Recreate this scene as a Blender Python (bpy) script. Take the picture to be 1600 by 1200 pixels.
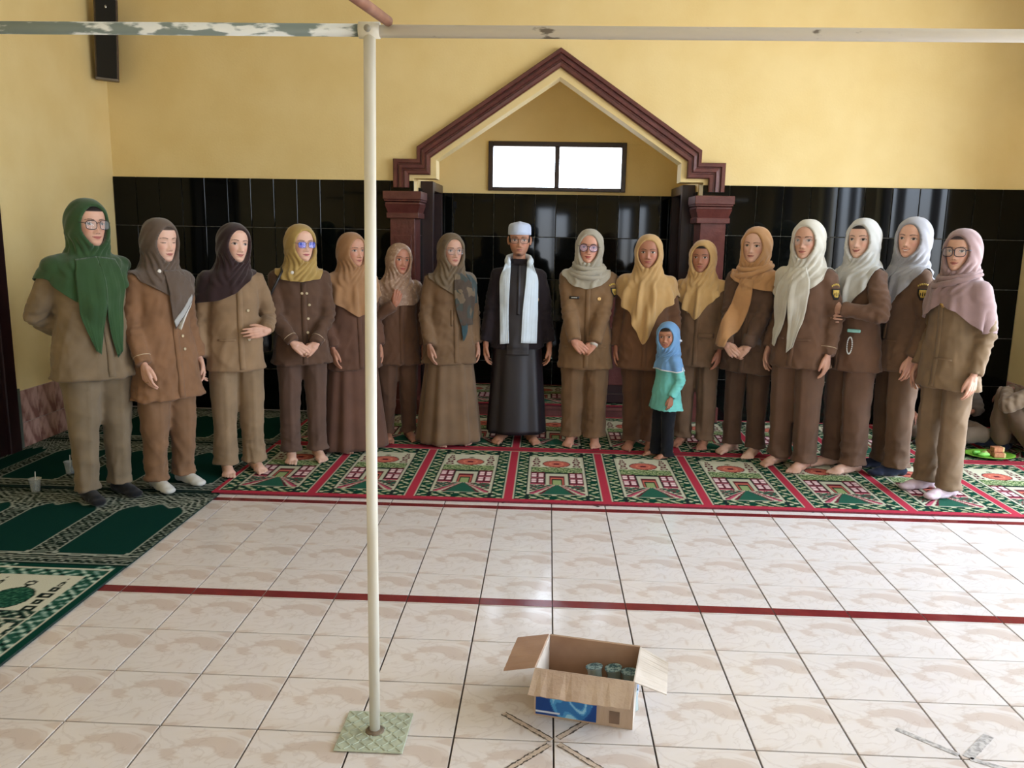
import bpy, bmesh, math, random
import numpy as np
from mathutils import Vector, Matrix
from mathutils.bvhtree import BVHTree

for o in list(bpy.data.objects):
    bpy.data.objects.remove(o, do_unlink=True)
scene = bpy.context.scene
col = scene.collection
PI = math.pi
rnd = random.Random(7)

# ------------------------------------------------------------------ camera
CAM_YAW, CAM_PITCH, CAM_ROLL, CAM_F, CAM_H = -0.0412721, 0.1802991, 0.0174125, 1288.25, 1.545937
def camera_axes():
    cy, sy = math.cos(CAM_YAW), math.sin(CAM_YAW)
    fwd = np.array([sy, cy, 0.]); right = np.array([cy, -sy, 0.]); up = np.array([0, 0, 1.])
    fw = fwd*math.cos(CAM_PITCH) - up*math.sin(CAM_PITCH)
    u = fwd*math.sin(CAM_PITCH) + up*math.cos(CAM_PITCH)
    r2 = right*math.cos(CAM_ROLL) + u*math.sin(CAM_ROLL)
    u2 = u*math.cos(CAM_ROLL) - right*math.sin(CAM_ROLL)
    return fw, r2, u2
FW, RT, UP = camera_axes()
cam_data = bpy.data.cameras.new('camera')
cam_data.sensor_width = 36.0
cam_data.lens = CAM_F/1600*36.0
cam = bpy.data.objects.new('camera', cam_data)
col.objects.link(cam)
cam.matrix_world = Matrix(((RT[0], UP[0], -FW[0], 0), (RT[1], UP[1], -FW[1], 0), (RT[2], UP[2], -FW[2], CAM_H), (0, 0, 0, 1)))
scene.camera = cam
def ray(px, py): return FW + RT*(px-800)/CAM_F - UP*(py-600)/CAM_F
def ground(px, py, z=0.):
    d = ray(px, py); s = (z-CAM_H)/d[2]; return np.array([0, 0, CAM_H]) + d*s
def at_y(px, py, Y):
    d = ray(px, py); return np.array([0, 0, CAM_H]) + d*(Y/d[1])

# ------------------------------------------------------------------ light
scene.view_settings.view_transform = 'Standard'
scene.view_settings.look = 'None'
scene.view_settings.gamma = 1.0
scene.view_settings.use_curve_mapping = False
scene.view_settings.exposure = 0.12
WORLD_STRENGTH = 13.0
world = bpy.data.worlds.new('World'); scene.world = world; world.use_nodes = True
wn = world.node_tree; wn.nodes.clear()
w_out = wn.nodes.new('ShaderNodeOutputWorld'); w_bg = wn.nodes.new('ShaderNodeBackground')
w_tc = wn.nodes.new('ShaderNodeTexCoord'); w_sep = wn.nodes.new('ShaderNodeSeparateXYZ')
w_ramp = wn.nodes.new('ShaderNodeValToRGB')
w_ramp.color_ramp.elements[0].position = 0.485; w_ramp.color_ramp.elements[0].color = (.62, .64, .66, 1)
w_ramp.color_ramp.elements[1].position = 0.53; w_ramp.color_ramp.elements[1].color = (.82, .96, 1.16, 1)
w_map = wn.nodes.new('ShaderNodeMapRange')
w_map.inputs['From Min'].default_value = -1; w_map.inputs['From Max'].default_value = 1
wn.links.new(w_tc.outputs['Generated'], w_sep.inputs[0])
wn.links.new(w_sep.outputs['Z'], w_map.inputs['Value'])
wn.links.new(w_map.outputs[0], w_ramp.inputs[0])
wn.links.new(w_ramp.outputs[0], w_bg.inputs['Color'])
w_bg.inputs['Strength'].default_value = WORLD_STRENGTH
wn.links.new(w_bg.outputs[0], w_out.inputs[0])
def portal(name, loc, rot, sx, sy):
    l = bpy.data.lights.new(name, 'AREA'); l.shape = 'RECTANGLE'; l.size = sx; l.size_y = sy
    l.energy = 1.0; l.cycles.is_portal = True
    o = bpy.data.objects.new(name, l); col.objects.link(o); o.location = loc; o.rotation_euler = rot
    return o
# room limits
XL, XR, YB, YF, ZC = -3.66, 3.84, 6.95, -1.6, 3.5
# openings: (lo, hi, z0, z1) along Y on the right wall, along X on the front wall behind the camera
RIGHT_OPEN = [(1.5, 3.2, 0.02, 2.9), (3.8, 5.5, 0.02, 3.3), (-0.7, .0, 0.02, 2.6)]
FRONT_OPEN = [(-.35, .45, .95, 2.1), (1.5, 2.0, .95, 2.2), (2.7, 3.3, .95, 2.2)]
for a, b, z0, z1 in RIGHT_OPEN:
    portal('daylight_portal', (XR+.16, (a+b)/2, (z0+z1)/2), (0, PI/2, 0), z1-z0, b-a)
for a, b, z0, z1 in FRONT_OPEN:
    portal('daylight_portal', ((a+b)/2, YF-.16, (z0+z1)/2), (PI/2, 0, 0), b-a, z1-z0)
NX, NW, NY = 0.0575, 1.18, 8.0      # niche centre, half width, back
portal('daylight_portal', (.05, NY+.18, 2.165), (-PI/2, 0, 0), 1.2, .42)

# ------------------------------------------------------------------ materials
def lin(c):
    r = []
    for v in c[:3]:
        v = v/255.
        r.append(v/12.92 if v <= .04045 else ((v+.055)/1.055)**2.4)
    return (r[0], r[1], r[2], 1.)
MATS = {}
def mat(name, rgb, rough=.6, rgb2=None, scale=20., detail=3., lo=.35, hi=.65, bump=0., bscale=None, metallic=0., sheen=0., spec=.5, coord='Object', stretch=None, coat=0.):
    if name in MATS: return MATS[name]
    m = bpy.data.materials.new(name); m.use_nodes = True
    nt = m.node_tree; b = nt.nodes['Principled BSDF']
    b.inputs['Base Color'].default_value = lin(rgb); b.inputs['Roughness'].default_value = rough
    b.inputs['Metallic'].default_value = metallic; b.inputs['Specular IOR Level'].default_value = spec
    if sheen: b.inputs['Sheen Weight'].default_value = sheen; b.inputs['Sheen Roughness'].default_value = .5
    if coat: b.inputs['Coat Weight'].default_value = coat
    tc = nt.nodes.new('ShaderNodeTexCoord'); mp = nt.nodes.new('ShaderNodeMapping')
    nt.links.new(tc.outputs[coord], mp.inputs[0])
    if stretch: mp.inputs['Scale'].default_value = stretch
    n = nt.nodes.new('ShaderNodeTexNoise'); n.inputs['Scale'].default_value = scale; n.inputs['Detail'].default_value = detail
    nt.links.new(mp.outputs[0], n.inputs['Vector'])
    c2 = rgb2 if rgb2 else tuple(v*.9 for v in rgb)
    rp = nt.nodes.new('ShaderNodeValToRGB')
    rp.color_ramp.elements[0].position = lo; rp.color_ramp.elements[0].color = lin(c2)
    rp.color_ramp.elements[1].position = hi; rp.color_ramp.elements[1].color = lin(rgb)
    nt.links.new(n.outputs['Fac'], rp.inputs[0]); nt.links.new(rp.outputs[0], b.inputs['Base Color'])
    if bump:
        n2 = nt.nodes.new('ShaderNodeTexNoise'); n2.inputs['Scale'].default_value = bscale or scale*4; n2.inputs['Detail'].default_value = 4
        nt.links.new(mp.outputs[0], n2.inputs['Vector'])
        bp = nt.nodes.new('ShaderNodeBump'); bp.inputs['Strength'].default_value = bump; bp.inputs['Distance'].default_value = .01
        nt.links.new(n2.outputs['Fac'], bp.inputs['Height']); nt.links.new(bp.outputs[0], b.inputs['Normal'])
    MATS[name] = m; return m
def mat_attr(name, rough=.9, noise=.15, scale=300., sheen=0., bump=.0, spec=.3, sss=0.):
    """base colour from the mesh's own printed colours ('Col') with fine grain"""
    if name in MATS: return MATS[name]
    m = bpy.data.materials.new(name); m.use_nodes = True
    nt = m.node_tree; b = nt.nodes['Principled BSDF']
    b.inputs['Roughness'].default_value = rough; b.inputs['Specular IOR Level'].default_value = spec
    if sheen: b.inputs['Sheen Weight'].default_value = sheen
    if sss:
        b.inputs['Subsurface Weight'].default_value = sss; b.inputs['Subsurface Radius'].default_value = (.01, .004, .002); b.inputs['Subsurface Scale'].default_value = .5
    a = nt.nodes.new('ShaderNodeVertexColor'); a.layer_name = 'Col'
    tc = nt.nodes.new('ShaderNodeTexCoord'); n = nt.nodes.new('ShaderNodeTexNoise')
    n.inputs['Scale'].default_value = scale; nt.links.new(tc.outputs['Object'], n.inputs['Vector'])
    mr = nt.nodes.new('ShaderNodeMapRange'); mr.inputs['To Min'].default_value = 1-noise; mr.inputs['To Max'].default_value = 1+noise
    nt.links.new(n.outputs['Fac'], mr.inputs['Value'])
    mx = nt.nodes.new('ShaderNodeMix'); mx.data_type = 'RGBA'; mx.blend_type = 'MULTIPLY'; mx.inputs[0].default_value = 1
    nt.links.new(a.outputs['Color'], mx.inputs[6]); nt.links.new(mr.outputs[0], mx.inputs[7])
    nt.links.new(mx.outputs[2], b.inputs['Base Color'])
    if bump:
        bp = nt.nodes.new('ShaderNodeBump'); bp.inputs['Strength'].default_value = bump; bp.inputs['Distance'].default_value = .005
        nt.links.new(n.outputs['Fac'], bp.inputs['Height']); nt.links.new(bp.outputs[0], b.inputs['Normal'])
    MATS[name] = m; return m
def mat_glass(name, rgb=(255, 255, 255), alpha=.25, rough=.05):
    """thin pane: part clear, part glossy"""
    if name in MATS: return MATS[name]
    m = bpy.data.materials.new(name); m.use_nodes = True
    nt = m.node_tree; nt.nodes.clear()
    o = nt.nodes.new('ShaderNodeOutputMaterial'); mx = nt.nodes.new('ShaderNodeMixShader')
    t = nt.nodes.new('ShaderNodeBsdfTransparent'); g = nt.nodes.new('ShaderNodeBsdfPrincipled')
    g.inputs['Base Color'].default_value = lin(rgb); g.inputs['Roughness'].default_value = rough
    mx.inputs[0].default_value = alpha
    nt.links.new(t.outputs[0], mx.inputs[1]); nt.links.new(g.outputs[0], mx.inputs[2]); nt.links.new(mx.outputs[0], o.inputs[0])
    MATS[name] = m; return m

# ------------------------------------------------------------------ mesh helpers
def empty(name, loc=(0, 0, 0), rz=0.):
    o = bpy.data.objects.new(name, None); col.objects.link(o); o.location = loc; o.rotation_euler = (0, 0, rz)
    o.empty_display_size = .1
    return o
def tag(o, label=None, cat=None, group=None, kind=None):
    if label: o['label'] = label
    if cat: o['category'] = cat
    if group: o['group'] = group
    if kind: o['kind'] = kind
    return o
def mesh(name, V, F, smooth=True, colors=None):
    me = bpy.data.meshes.new(name)
    V = np.asarray(V, float)
    me.from_pydata(V.tolist(), [], [list(map(int, f)) for f in F] if not isinstance(F, np.ndarray) else F.tolist())
    if smooth: me.polygons.foreach_set('use_smooth', np.ones(len(me.polygons), bool))
    if colors is not None:
        at = me.color_attributes.new('Col', 'FLOAT_COLOR', 'POINT')
        c = np.ones((len(V), 4), np.float32); c[:, :3] = colors
        at.data.foreach_set('color', c.ravel())
    me.update()
    return me
def obj(name, me, material, parent=None, loc=None, rot=None):
    if isinstance(me, tuple): me = mesh(name, *me)
    if material is not None and not me.materials: me.materials.append(material)
    o = bpy.data.objects.new(name, me); col.objects.link(o)
    if parent is not None: o.parent = parent
    if loc is not None: o.location = loc
    if rot is not None: o.rotation_euler = rot
    return o
def inst(src, loc=None, rot=None, parent=None):
    o = src.copy(); col.objects.link(o)
    if parent is not None: o.parent = parent
    if loc is not None: o.location = loc
    if rot is not None: o.rotation_euler = rot
    return o
class MB:
    def __init__(s): s.V = []; s.F = []
    def add(s, V, F):
        n = len(s.V); s.V += [tuple(map(float, v)) for v in V]; s.F += [tuple(int(i)+n for i in f) for f in F]; return s
    def box(s, lo, hi, bev=0.):
        (x0, y0, z0), (x1, y1, z1) = lo, hi
        if bev <= 0:
            V = [(x0, y0, z0), (x1, y0, z0), (x1, y1, z0), (x0, y1, z0), (x0, y0, z1), (x1, y0, z1), (x1, y1, z1), (x0, y1, z1)]
            return s.add(V, [(0, 3, 2, 1), (4, 5, 6, 7), (0, 1, 5, 4), (1, 2, 6, 5), (2, 3, 7, 6), (3, 0, 4, 7)])
        bm = bmesh.new(); bmesh.ops.create_cube(bm, size=1)
        for v in bm.verts: v.co = ((x0+x1)/2+v.co.x*(x1-x0), (y0+y1)/2+v.co.y*(y1-y0), (z0+z1)/2+v.co.z*(z1-z0))
        bmesh.ops.bevel(bm, geom=bm.edges[:], offset=bev, segments=1, affect='EDGES')
        bm.verts.index_update()
        s.add([v.co[:] for v in bm.verts], [[v.index for v in f.verts] for f in bm.faces]); bm.free(); return s
    def prism(s, poly, y0, y1):      # poly in (x,z), counter-clockwise seen from -Y
        n = len(poly); V = [(x, y0, z) for x, z in poly]+[(x, y1, z) for x, z in poly]
        F = [tuple(range(n)), tuple(range(2*n-1, n-1, -1))]+[((i+1) % n, i, n+i, n+(i+1) % n) for i in range(n)]
        return s.add(V, F)
    def tube(s, path, r, n=12): return s.add(*tube(path, r, n))
    def lathe(s, prof, n=24, c=(0, 0, 0)):
        rings = [[(c[0]+r*math.cos(2*PI*i/n), c[1]+r*math.sin(2*PI*i/n), c[2]+z) for i in range(n)] for r, z in prof]
        return s.add(*loft(rings))
    def build(s, name, m, parent=None, smooth=False, **k): return obj(name, mesh(name, s.V, s.F, smooth), m, parent, **k)
def loft(rings, caps=True, wrap=True):
    n = len(rings[0]); V = [v for r in rings for v in r]; F = []
    m = n if wrap else n-1
    for k in range(len(rings)-1):
        for i in range(m):
            j = (i+1) % n
            F.append((k*n+i, k*n+j, (k+1)*n+j, (k+1)*n+i))
    if caps and wrap:
        F.append(tuple(range(n-1, -1, -1))); F.append(tuple((len(rings)-1)*n+i for i in range(n)))
    return V, F
def tube(path, r, n=12, round_ends=False, squash=None):
    """swept tube; r scalar or per-point list; squash=(dir, factor) flattens the section"""
    P = [np.array(p, float) for p in path]; R = list(r) if hasattr(r, '__len__') else [r]*len(P)
    if round_ends:
        d0 = P[0]-P[1]; d0 /= np.linalg.norm(d0); d1 = P[-1]-P[-2]; d1 /= np.linalg.norm(d1)
        P = [P[0]+d0*R[0]*.95, P[0]+d0*R[0]*.7]+P+[P[-1]+d1*R[-1]*.7, P[-1]+d1*R[-1]*.95]
        R = [R[0]*.3, R[0]*.72]+R+[R[-1]*.72, R[-1]*.3]
    T = []
    for i in range(len(P)):
        t = P[min(i+1, len(P)-1)]-P[max(i-1, 0)]; T.append(t/(np.linalg.norm(t)+1e-12))
    u = np.cross(T[0], [0, 0, 1.])
    if np.linalg.norm(u) < .1: u = np.cross(T[0], [0, 1., 0])
    u /= np.linalg.norm(u); rings = []
    for i, t in enumerate(T):
        u = u-t*np.dot(u, t); u /= np.linalg.norm(u); w = np.cross(t, u)
        ring = []
        for k in range(n):
            a = 2*PI*k/n; o = (u*math.cos(a)+w*math.sin(a))*R[i]
            if squash is not None:
                q = np.array(squash[0], float); o = o-q*np.dot(o, q)*(1-squash[1])
            ring.append(P[i]+o)
        rings.append(ring)
    return loft(rings)
def ellipsoid(c, r, n=14, m=10):
    rings = []
    for k in range(1, m):
        a = -PI/2+PI*k/m
        rings.append([(c[0]+r[0]*math.cos(a)*math.cos(2*PI*i/n), c[1]+r[1]*math.cos(a)*math.sin(2*PI*i/n), c[2]+r[2]*math.sin(a)) for i in range(n)])
    return loft(rings)
def join(*parts):
    V = []; F = []
    for v, f in parts:
        n = len(V); V += [tuple(x) for x in v]; F += [tuple(int(i)+n for i in g) for g in f]
    return V, F
def remesh(VF, vox):
    me = bpy.data.meshes.new('tmp'); me.from_pydata([tuple(v) for v in VF[0]], [], [tuple(f) for f in VF[1]]); me.update()
    o = bpy.data.objects.new('tmp', me); col.objects.link(o)
    md = o.modifiers.new('r', 'REMESH'); md.mode = 'VOXEL'; md.voxel_size = vox
    dg = bpy.context.evaluated_depsgraph_get(); e = o.evaluated_get(dg); m2 = e.to_mesh()
    V = np.zeros(len(m2.vertices)*3); m2.vertices.foreach_get('co', V); V = V.reshape(-1, 3)
    F = [tuple(p.vertices) for p in m2.polygons]
    e.to_mesh_clear(); bpy.data.objects.remove(o, do_unlink=True); bpy.data.meshes.remove(me)
    return V, np.array(F)
def laplace(V, F, it=3, lam=.5, keep=None):
    V = V.copy(); F = np.asarray(F)
    E = np.concatenate([F[:, [i, (i+1) % F.shape[1]]] for i in range(F.shape[1])])
    E = np.concatenate([E, E[:, ::-1]])
    cnt = np.bincount(E[:, 0], minlength=len(V)).clip(1)[:, None]
    for _ in range(it):
        S = np.stack([np.bincount(E[:, 0], V[E[:, 1], k], minlength=len(V)) for k in range(3)], 1)/cnt
        D = (S-V)*lam
        if keep is not None: D *= keep[:, None]
        V = V+D
    return V
def normals(V, F):
    F = np.asarray(F); n = np.cross(V[F[:, 2]]-V[F[:, 0]], V[F[:, 3 % F.shape[1]]]-V[F[:, 1]]) if F.shape[1] == 4 else np.cross(V[F[:, 1]]-V[F[:, 0]], V[F[:, 2]]-V[F[:, 0]])
    N = np.zeros_like(V)
    for i in range(F.shape[1]):
        for k in range(3): N[:, k] += np.bincount(F[:, i], n[:, k], minlength=len(V))
    return N/(np.linalg.norm(N, axis=1)[:, None]+1e-12)
def wob(P, seed, freq, n=5, axis=(1, 1, 1)):
    r = np.random.RandomState(seed); out = np.zeros(len(P)); A = np.array(axis, float)
    for i in range(n):
        k = r.normal(size=3)*A; k = k/np.linalg.norm(k)*freq*r.uniform(.6, 1.5)
        out += np.sin(P@k+r.uniform(0, 6.28)+1.3*np.sin(P@(r.normal(size=3)*freq*.4)))
    return out/n**.5
def ridged(P, seed, freq, n=5, axis=(1, 1, 1)):
    r = np.random.RandomState(seed); out = np.zeros(len(P)); A = np.array(axis, float)
    for i in range(n):
        k = r.normal(size=3)*A; k = k/np.linalg.norm(k)*freq*r.uniform(.6, 1.4)
        s_ = np.sin(P@k+r.uniform(0, 6.28)+1.6*np.sin(P@(r.normal(size=3)*freq*.35)))
        out += (.62-np.abs(s_)**.7)*sm(-.6, .5, np.sin(P@(r.normal(size=3)*freq*.3)+r.uniform(0, 6.28)))
    return out*2/n**.5
def sm(a, b, x):
    t = np.clip((np.asarray(x, float)-a)/(b-a), 0, 1); return t*t*(3-2*t)
def curve(xs, ys, q):
    """smooth interpolation through control points"""
    xs = np.array(xs, float); ys = np.array(ys, float); q = np.asarray(q, float)
    h = np.diff(xs); d = np.diff(ys)/h; m = np.zeros_like(ys); m[0] = d[0]; m[-1] = d[-1]
    for i in range(1, len(xs)-1):
        m[i] = 0 if d[i-1]*d[i] <= 0 else 2*d[i-1]*d[i]/(d[i-1]+d[i])
    i = np.clip(np.searchsorted(xs, q)-1, 0, len(xs)-2); t = np.clip((q-xs[i])/h[i], 0, 1)
    return (2*t**3-3*t**2+1)*ys[i]+(t**3-2*t**2+t)*h[i]*m[i]+(-2*t**3+3*t**2)*ys[i+1]+(t**3-t**2)*h[i]*m[i+1]
def grid_faces(nu, nv, wrap=False):
    F = []
    for j in range(nv-1):
        for i in range(nu if wrap else nu-1):
            F.append((j*nu+i, j*nu+(i+1) % nu, (j+1)*nu+(i+1) % nu, (j+1)*nu+i))
    return np.array(F)
# ------------------------------------------------------------------ the room
M_YEL = mat('yellow_plaster', (240, 216, 156), .75, (235, 209, 146), 3., bump=.12, bscale=60.)
M_TILE = mat('black_wall_tile', (11, 13, 11), .05, (6, 7, 7), 2., spec=.19)
M_GROUT = mat('pale_grout', (170, 166, 154), .9, (120, 116, 106), 30.)
M_BROWN = mat('brown_gloss_paint', (104, 56, 50), .30, (88, 44, 40), 14., bump=.25, bscale=45.)
M_DBROWN = mat('dark_brown_paint', (48, 26, 27), .35, (38, 20, 22), 10.)
M_CEIL = mat('white_ceiling', (232, 230, 222), .9, (222, 220, 210), 3.)
M_MARBLE = mat('pink_marble_tile', (200, 160, 146), .25, (140, 98, 88), 16., 7., .38, .6, stretch=(1, 1, .5))
M_STEP = mat('red_brown_step', (116, 66, 60), .4, (96, 52, 48), 18.)

def structure(o): o['kind'] = 'structure'; return o
# floor slab with tiles laid on it
TS, TX, TY = .31, .05199, 2.9392
M_SLAB = mat('floor_grout', (74, 62, 52), .9, (52, 44, 38), 25.)
fb = MB().box((XL-.2, YF-.2, -.12), (XR+.2, NY+.2, -.007))
floor = structure(fb.build('floor', M_SLAB))
def floor_material():
    m = bpy.data.materials.new('cream_marbled_tile'); m.use_nodes = True
    nt = m.node_tree; b = nt.nodes['Principled BSDF']; L = nt.links.new
    tc = nt.nodes.new('ShaderNodeTexCoord')
    mp = nt.nodes.new('ShaderNodeMapping'); mp.inputs['Rotation'].default_value = (0, 0, -.62); mp.inputs['Scale'].default_value = (2.0, 4.2, 1)
    L(tc.outputs['Object'], mp.inputs[0])
    n = nt.nodes.new('ShaderNodeTexNoise'); n.inputs['Scale'].default_value = 1.6; n.inputs['Detail'].default_value = 5; n.inputs['Distortion'].default_value = .8
    L(mp.outputs[0], n.inputs['Vector'])
    rp = nt.nodes.new('ShaderNodeValToRGB'); e = rp.color_ramp.elements
    e[0].position = .30; e[0].color = lin((198, 182, 171)); e[1].position = .60; e[1].color = lin((216, 208, 203))
    x = e.new(.42); x.color = lin((202, 187, 176)); x = e.new(.455); x.color = lin((214, 205, 198))
    L(n.outputs['Fac'], rp.inputs[0])
    # soft vein
    v = nt.nodes.new('ShaderNodeTexNoise'); v.inputs['Scale'].default_value = 7.; v.inputs['Detail'].default_value = 4; v.inputs['Distortion'].default_value = 1.5
    L(tc.outputs['Object'], v.inputs['Vector'])
    r2 = nt.nodes.new('ShaderNodeValToRGB'); q = r2.color_ramp.elements
    q[0].position = .475; q[0].color = (0, 0, 0, 1); q[1].position = .525; q[1].color = (0, 0, 0, 1); z = q.new(.5); z.color = (.22, .22, .22, 1)
    L(v.outputs['Fac'], r2.inputs[0])
    mx = nt.nodes.new('ShaderNodeMix'); mx.data_type = 'RGBA'
    L(r2.outputs[0], mx.inputs[0]); L(rp.outputs[0], mx.inputs[6]); mx.inputs[7].default_value = lin((164, 142, 126))
    L(mx.outputs[2], b.inputs['Base Color'])
    b.inputs['Roughness'].default_value = .14; b.inputs['Specular IOR Level'].default_value = .45
    return m
M_FLOOR = floor_material()
G = .0028
tile_me = mesh('floor_tile', *(lambda m: (m.V, m.F))(MB().box((-TS/2+G, -TS/2+G, -.009), (TS/2-G, TS/2-G, 0.), .0012)), smooth=False)
tile_me.materials.append(M_FLOOR)
far_tiles = MB()
for j in range(-15, 13):
    for i in range(-12, 13):
        cx, cy = TX+(i+.5)*TS, TY+(j+.5)*TS
        if cx < XL-.1 or cx > XR+.1 or cy > YB: continue
        x_lo = -2.3
        if 1.7 < cy < 4.75 and cx > x_lo and cx < 3.6:
            obj('floor_tile', tile_me, None, floor, loc=(cx, cy, 0))
        else:
            far_tiles.box((cx-TS/2+G, cy-TS/2+G, -.009), (cx+TS/2-G, cy+TS/2-G, 0.))
tag(far_tiles.build('floor_tile_rest', M_FLOOR, floor), kind='stuff')
# two red lines painted along the tile rows
M_RED = mat('dark_red_floor_line', (120, 38, 40), .2, (104, 30, 34), 12.)
for n_, (yl, w_) in enumerate(((TY+TS+.008, .062), (TY+5*TS+.004, .05))):
    tr = structure(empty('trim_%d' % (n_+1), (0, yl, 0)))
    seg = None
    for i in range(-7, 12):
        x0 = TX+i*TS
        if seg is None: seg = MB().box((.002, 0, 0), (TS-.002, w_, .0014)).build('line_segment', M_RED, tr, loc=(x0, 0, 0))
        else: inst(seg, (x0, 0, 0))

# back wall in two halves round the gabled opening
def bw(px, py): p = at_y(px, py, YB); return (p[0], p[2])
op_l = [bw(646.5, 295), bw(646.5, 278.5), bw(681.5, 280), bw(681.5, 250)]
apex_in = bw(877, 120)[1]; ax = NX
XP = -1.125
op_l = [(XP, 0), (XP, 1.868), (op_l[0][0], 1.868), (op_l[0][0], op_l[1][1]), (op_l[2][0], op_l[1][1]), (op_l[2][0], op_l[3][1]), (ax, apex_in)]
op_r = [(2*ax-x, z) for x, z in op_l]
wall_back = structure(empty('wall_back', (0, YB, 0)))
lh = [(XL-.2, 0)]+op_l+[(ax, ZC), (XL-.2, ZC)]
rh = [(XR+.2, 0), (XR+.2, ZC), (ax, ZC)]+op_r[::-1]
MB().prism(lh, 0, .2).build('plaster', M_YEL, wall_back)
MB().prism(rh, 0, .2).build('plaster', M_YEL, wall_back)
# black glazed tiles, every tile a piece of its own
def tile_field(parent, x0, x1, ztop, rows, pw, ph, to_world, seedv, g=.0021):
    r = random.Random(seedv); cache = {}
    n = max(1, round((x1-x0)/pw)); pw2 = (x1-x0)/n
    for j in range(rows):
        zt = ztop-j*ph; zb = max(0.0, zt-ph)
        if zt-zb < .02: continue
        key = round(zt-zb, 3)
        if key not in cache:
            m = MB().box((-pw2/2+g, -.012, -(zt-zb)/2+g), (pw2/2-g, .0, (zt-zb)/2-g), .0025)
            cache[key] = mesh('wall_tile', m.V, m.F, False); cache[key].materials.append(M_TILE)
        for i in range(n):
            loc, rz = to_world(x0+(i+.5)*pw2, (zt+zb)/2)
            obj('wall_tile', cache[key], None, parent, loc=loc, rot=(r.gauss(0, .006), 0, rz+r.gauss(0, .006)))
TZ = 1.962
tile_field(wall_back, XL+.002, op_l[0][0]-.0, TZ, 5, .2015, .4, lambda x, z: ((x, -.004, z), 0), 3)
tile_field(wall_back, op_r[0][0], XR-.002, TZ, 5, .212, .4, lambda x, z: ((x, -.004, z), 0), 4)
MB().box((XL, -.004, 0), (op_l[0][0], .0, TZ-.002)).box((op_r[0][0], -.004, 0), (XR, 0, TZ-.002)).build('tile_grout', M_GROUT, wall_back)
# left, right, front wall and ceiling
def wall_with_openings(name, axis, pos, lo, hi, openings, th, sgn):
    """wall in pieces between openings; axis 'x': wall plane x=pos running along Y; 'y': plane y=pos running along X"""
    w = structure(empty(name, (0, 0, 0))); m = MB()
    def bx(a, b, z0, z1):
        if b-a < 1e-4 or z1-z0 < 1e-4: return
        p0, p1 = sorted((pos, pos+sgn*th))
        if axis == 'x': m.box((p0, a, z0), (p1, b, z1))
        else: m.box((a, p0, z0), (b, p1, z1))
    c = lo
    for a, b, z0, z1 in sorted(openings):
        bx(c, a, 0, ZC); bx(a, b, 0, z0); bx(a, b, z1, ZC); c = b
    bx(c, hi, 0, ZC)
    m.build('plaster', M_YEL, w)
    return w
wall_left = wall_with_openings('wall_left', 'x', XL, YF, YB+.2, [], .2, -1)
wall_right = wall_with_openings('wall_right', 'x', XR, YF, YB+.2, RIGHT_OPEN, .2, 1)
wall_front = wall_with_openings('wall_front', 'y', YF, XL-.2, XR+.2, FRONT_OPEN, .2, -1)
structure(MB().box((XL-.2, YF-.2, ZC), (XR+.2, YB+.2, ZC+.15)).build('ceiling', M_CEIL))
# window frames in the openings (dark brown wood)
wi = 1
def opening_frame(axis, pos, a, b, z0, z1, nm):
    global wi
    e = structure(empty('window_%d' % wi, (0, 0, 0))); wi += 1; t = .07
    def bar(u0, u1, v0, v1):
        m = MB()
        if axis == 'x': m.box((pos-.03, u0, v0), (pos+.05, u1, v1))
        else: m.box((u0, pos-.05, v0), (u1, pos+.03, v1))
        m.build('frame_bar', M_DBROWN, e)
    bar(a, a+t, z0, z1); bar(b-t, b, z0, z1); bar(a+t, b-t, z1-t, z1); bar(a+t, b-t, z0, z0+.03)
    for k in range(1, nm):
        c = a+(b-a)*k/nm; bar(c-.03, c+.03, z0+.03, z1-t)
    return e
for a, b, z0, z1 in RIGHT_OPEN: opening_frame('x', XR+.1, a, b, z0, z1, 3)
for a, b, z0, z1 in FRONT_OPEN: opening_frame('y', YF-.1, a, b, z0, z1, 4 if b-a > 2 else 2)
# pink marble dado on both side walls
def dado(parent, x, sgn, y0, y1):
    n = round((y1-y0)/.2); w = (y1-y0)/n; me = {}
    M2 = mat('dado_grout', (196, 176, 164), .8)
    p0, p1 = sorted((x, x+sgn*.004))
    MB().box((p0, y0, 0), (p1, y1, .41)).build('dado_grout', M2, parent)
    for j, (z0, z1) in enumerate(((0, .182), (.182, .41))):
        m = MB().box((-.004, -w/2+.0025, -(z1-z0)/2+.0025), (.006, w/2-.0025, (z1-z0)/2-.0025), .002)
        q = mesh('dado_tile', m.V, m.F, False); q.materials.append(M_MARBLE)
        for i in range(n): obj('dado_tile', q, None, parent, loc=(x+sgn*.005, y0+(i+.5)*w, (z0+z1)/2))
dado(wall_left, XL, 1, 5.46, YB-.02)
dado(wall_right, XR, -1, 5.45, YB-.02)
MB().box((XL, 5.42, 0), (XL+.02, 5.46, .43)).build('dado_edge', mat('grey_green_edge', (96, 104, 92), .6), wall_left)
# door in the left wall: dark brown frame, closed leaf
door = structure(empty('door_1', (XL, 0, 0)))
for (y0, y1, z0, z1) in ((5.28, 5.40, 0, 2.15), (4.18, 4.30, 0, 2.15), (4.30, 5.28, 2.05, 2.15)):
    MB().box((-.02, y0, z0), (.045, y1, z1), .006).build('door_frame', M_DBROWN, door)
lf = MB().box((-.02, 4.30, .01), (.02, 5.28, 2.05)).build('door_leaf', M_DBROWN, door)
for z0, z1 in ((.15, .9), (1.05, 1.9)): MB().box((.02, 4.42, z0), (.032, 5.16, z1), .006).build('door_panel', M_DBROWN, lf)
MB().tube([(.02, 4.4, 1.0), (.06, 4.4, 1.0), (.06, 4.5, 1.0)], .009, 8).build('door_handle', mat('brass', (170, 140, 80), .35, metallic=1), lf, smooth=True)

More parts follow.
